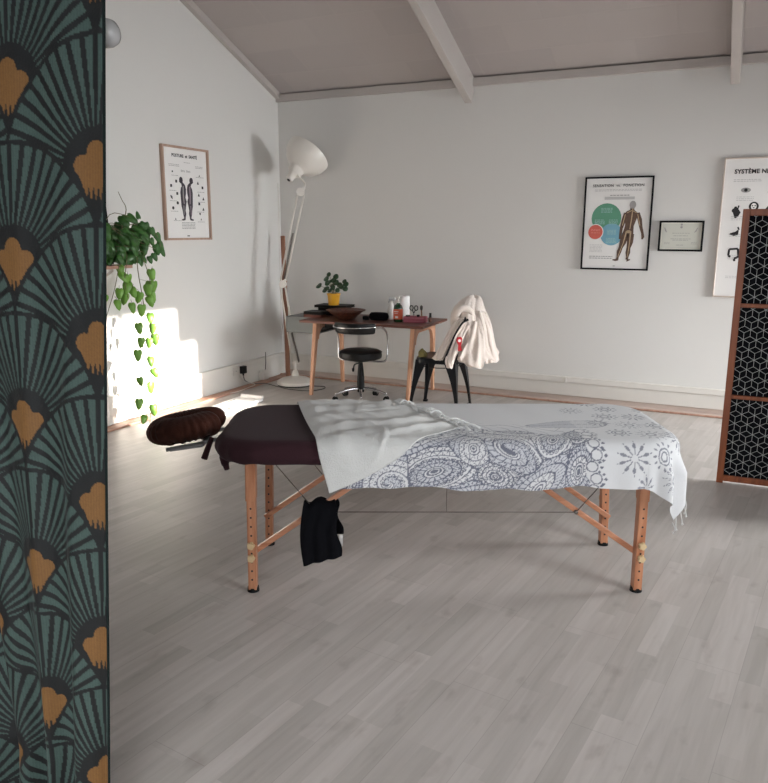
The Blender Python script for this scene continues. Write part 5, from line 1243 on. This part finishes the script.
# white slotted panel lying on the floor in the sun
t = thing('floor_panel', 'white slotted panel lying flat on the floor beyond the plum table cover', 'panel', (-3.80, 5.00, 0), R(4))
bm = BM(); add_box(bm, (0, 0, 0.011), (0.24, 0.60, 0.022)); obj('panel_board', bm, M_paper, t, bevel=0.003)
bm = BM(); add_box(bm, (-0.085, -0.24, 0.0225), (0.01, 0.035, 0.001)); add_box(bm, (-0.085, 0.12, 0.0225), (0.01, 0.12, 0.001)); add_box(bm, (0.06, -0.15, 0.0225), (0.01, 0.04, 0.001)); obj('panel_slots', bm, M_grey, t)
bm = BM(); add_box(bm, (0.02, 0.28, 0.035), (0.22, 0.02, 0.026)); obj('panel_lip', bm, M_paper, t, bevel=0.003)

# ------------------------------------------------------------------ shelf with trailing plant and leaning board
SHZ, SHE, SHX = 1.205, 4.11, -3.945
sh_ = thing('wall_shelf', 'brown wall shelf on the left wall carrying the trailing plant', 'shelf', (XL, 3.70, SHZ), 0)
bm = BM(); add_box(bm, ((SHX - XL) / 2, 0, -0.011), (SHX - XL, (SHE - 3.70) * 2, 0.022)); obj('shelf_board', bm, M_batten, sh_, bevel=0.002)
for y_ in (-0.33, 0.30):
    bm = BM(); add_box(bm, (0.012, y_, -0.10), (0.01, 0.025, 0.16)); add_box(bm, (0.13, y_, -0.027), (0.25, 0.025, 0.008)); add_bar(bm, (0.018, y_, -0.17), (0.24, y_, -0.033), 0.006, 0.02); obj('shelf_bracket', bm, M_white, sh_)
bd = thing('leaning_board', 'tall black board with a pale edge leaning on the wall above the shelf', 'board', (XL, 3.72, SHZ), 0)
bm = BM(); p0, p1 = V(0.165, 0, 0.003), V(0.030, 0, 0.985); add_bar(bm, p0, p1, 0.022, 0.80, up=(0, 1, 0)) if False else None
def slab(bm, x0, x1, y0, y1, z0, z1, th): add_poly(bm, [(x0, y0, z0), (x0, y1, z0), (x1, y1, z1), (x1, y0, z1)], th, (-1, 0, 0))
slab(bm, 0.125, 0.036, -0.38, 0.405, 0.002, 0.985, 0.012); obj('board_face', bm, M_blackframe, bd)
bm = BM(); slab(bm, 0.112, 0.023, -0.38, 0.412, 0.001, 0.992, 0.012); obj('board_back', bm, M_white, bd)

ph = thing('trailing_pothos', 'trailing pothos with heart shaped leaves in a black pot on the wall shelf', 'potted plant', (-4.03, 3.86, SHZ))
bm = BM(); add_lathe(bm, [(0, 0), (0.060, 0), (0.075, 0.11), (0.08, 0.112), (0.08, 0.125), (0.072, 0.125), (0.07, 0.112), (0, 0.11)], 32); obj('pot', bm, M_black, ph, smooth=40)
bm = BM(); add_lathe(bm, [(0, 0.1105), (0.069, 0.1125), (0.069, 0.115), (0, 0.118)], 24); obj('soil', bm, M_soil, ph)
rr = random.Random(21); ox, oy, oz = -4.03, 3.86, SHZ
bl = BM(); bs = BM()
n_leaf = 0
while n_leaf < 120:
    y_ = rr.gauss(0.17, 0.17); z_ = rr.gauss(0.17, 0.085); x_ = rr.gauss(0.02, 0.07)
    top_ = 0.335 - 0.05 * abs((y_ - 0.22) / 0.2) ** 2; 
    if z_ < 0.035 or z_ > top_ or y_ < -0.3 or y_ > 0.50 or x_ + ox < XL + 0.04: continue
    if y_ > 0.42 and z_ > 0.27: continue
    lean = (4.14 - oy) ; 
    if x_ + ox < -4.10 and y_ < 0.30: continue
    rad = rr.uniform(0.030, 0.062); n = V(0.9 + rr.uniform(-.4, .4), -0.5 + rr.uniform(-.7, .6), 0.55 + rr.uniform(-.5, .5)); td = V(rr.uniform(-.3, .6), rr.uniform(-.5, .8), -0.9)
    round_leaf(bl, (x_, y_, z_), n, rad, heart=1, tipdir=td); n_leaf += 1
    if n_leaf % 3 == 0: add_tube(bs, [(0, 0, 0.115), (x_ * 0.5, y_ * 0.4, 0.115 + z_ * 0.7), (x_, y_, z_)], 0.0022, 5, smoothn=4)
# right hand arching branch
for (y_, z_, r_) in [(0.50, 0.20, .040), (0.53, 0.14, .040), (0.48, 0.12, .036), (0.545, 0.09, .034), (0.45, 0.24, .036), (0.46, 0.06, .034), (0.41, 0.04, .03), (0.40, 0.28, .03)]:
    round_leaf(bl, (0.10, y_, z_), V(0.9, -0.5 + rr.uniform(-.3, .3), 0.3), r_, heart=1, tipdir=V(0.1, 0.25, -1))
add_tube(bs, [(0.02, 0.05, 0.12), (0.06, 0.25, 0.27), (0.09, 0.42, 0.27), (0.10, 0.50, 0.20), (0.10, 0.53, 0.12)], 0.003, 6, smoothn=6)
add_tube(bs, [(0.05, 0.2, 0.24), (0.02, 0.29, 0.38), (0.0, 0.275, 0.45), (-0.01, 0.255, 0.505)], [0.0035, 0.0018], 6, smoothn=5)
round_leaf(bl, (0.04, 0.385, 0.335), V(0.9, -0.2, 0.1), 0.030, heart=1, tipdir=V(0, -0.15, 1))
obj('foliage', bl, M_leaf, ph, smooth=True, solid=0.0008, fix=False)
# trailing vines : (y, z) of each leaf in front of the wall
VX = -3.925
vine = [(4.270, 1.056), (4.213, 0.953), (4.129, 0.898), (4.251, 0.826), (4.100, 0.770), (4.223, 0.756), (4.103, 0.666), (4.203, 0.649), (4.270, 0.670), (4.077, 0.577), (4.183, 0.517), (4.216, 0.424), (4.104, 0.375), (4.215, 0.312), (4.076, 0.215), (4.179, 0.154), (4.085, 0.099)]
up_ = [(3.984, 1.184), (3.993, 1.136), (4.019, 1.066), (3.949, 1.027), (4.084, 1.027), (4.285, 1.141), (4.278, 1.055), (4.211, 1.034), (4.242, 0.981), (4.012, 0.988), (3.824, 0.993), (4.03, 1.12), (3.90, 0.955), (4.05, 0.92), (4.12, 0.99)]
bv = BM()
main = [V(VX + 0.0 - ox, 4.155 + 0.02 * math.sin(z * 9) - oy, z - oz) for z in np.linspace(1.27, 0.03, 26)]
add_tube(bs, [V(0.03, 0.05, 0.12), V(0.09, 0.22, 0.13)] + main[:1], 0.003, 6, smoothn=4); add_tube(bs, main, [0.0032, 0.0018], 6)
for a_ in ([(4.03, 1.24), (4.0, 1.1), (4.02, 0.98)], [(3.96, 1.23), (3.90, 1.05), (3.84, 0.93), (3.80, 0.85)], [(4.19, 1.25), (4.24, 1.12), (4.25, 1.0)]):
    add_tube(bs, [V(0.04, 0.06, 0.12), V(0.10, a_[0][0] - oy, 0.09)] + [V(VX + 0.005 - ox, y - oy, z - oz) for y, z in a_], 0.0026, 6, smoothn=5)
for k, (y, z) in enumerate(vine + up_):
    big = 0.046 if z > 0.6 else 0.044
    if z < 0.25: big = 0.042
    n = V(0.85, -0.75 + rr.uniform(-.5, .5), 0.25 + rr.uniform(-.4, .4)); td = V(rr.uniform(-.2, .2), rr.uniform(-.45, .45), -1)
    xx = VX + rr.uniform(-0.02, 0.03) - ox
    round_leaf(bv, (xx, y - oy, z - oz), n, big * rr.uniform(0.85, 1.1), heart=1, tipdir=td)
    yc = 4.155 if k < len(vine) else y; add_tube(bs, [V(VX - ox, (yc if abs(yc - y) < 0.2 else y) - oy, z + 0.045 - oz), V(xx, y - oy, z + 0.02 - oz)], 0.0014, 5)
obj('trailing_leaves', bv, M_leafy, ph, smooth=True, solid=0.0008, fix=False); obj('stems', bs, M_stem, ph, smooth=True)
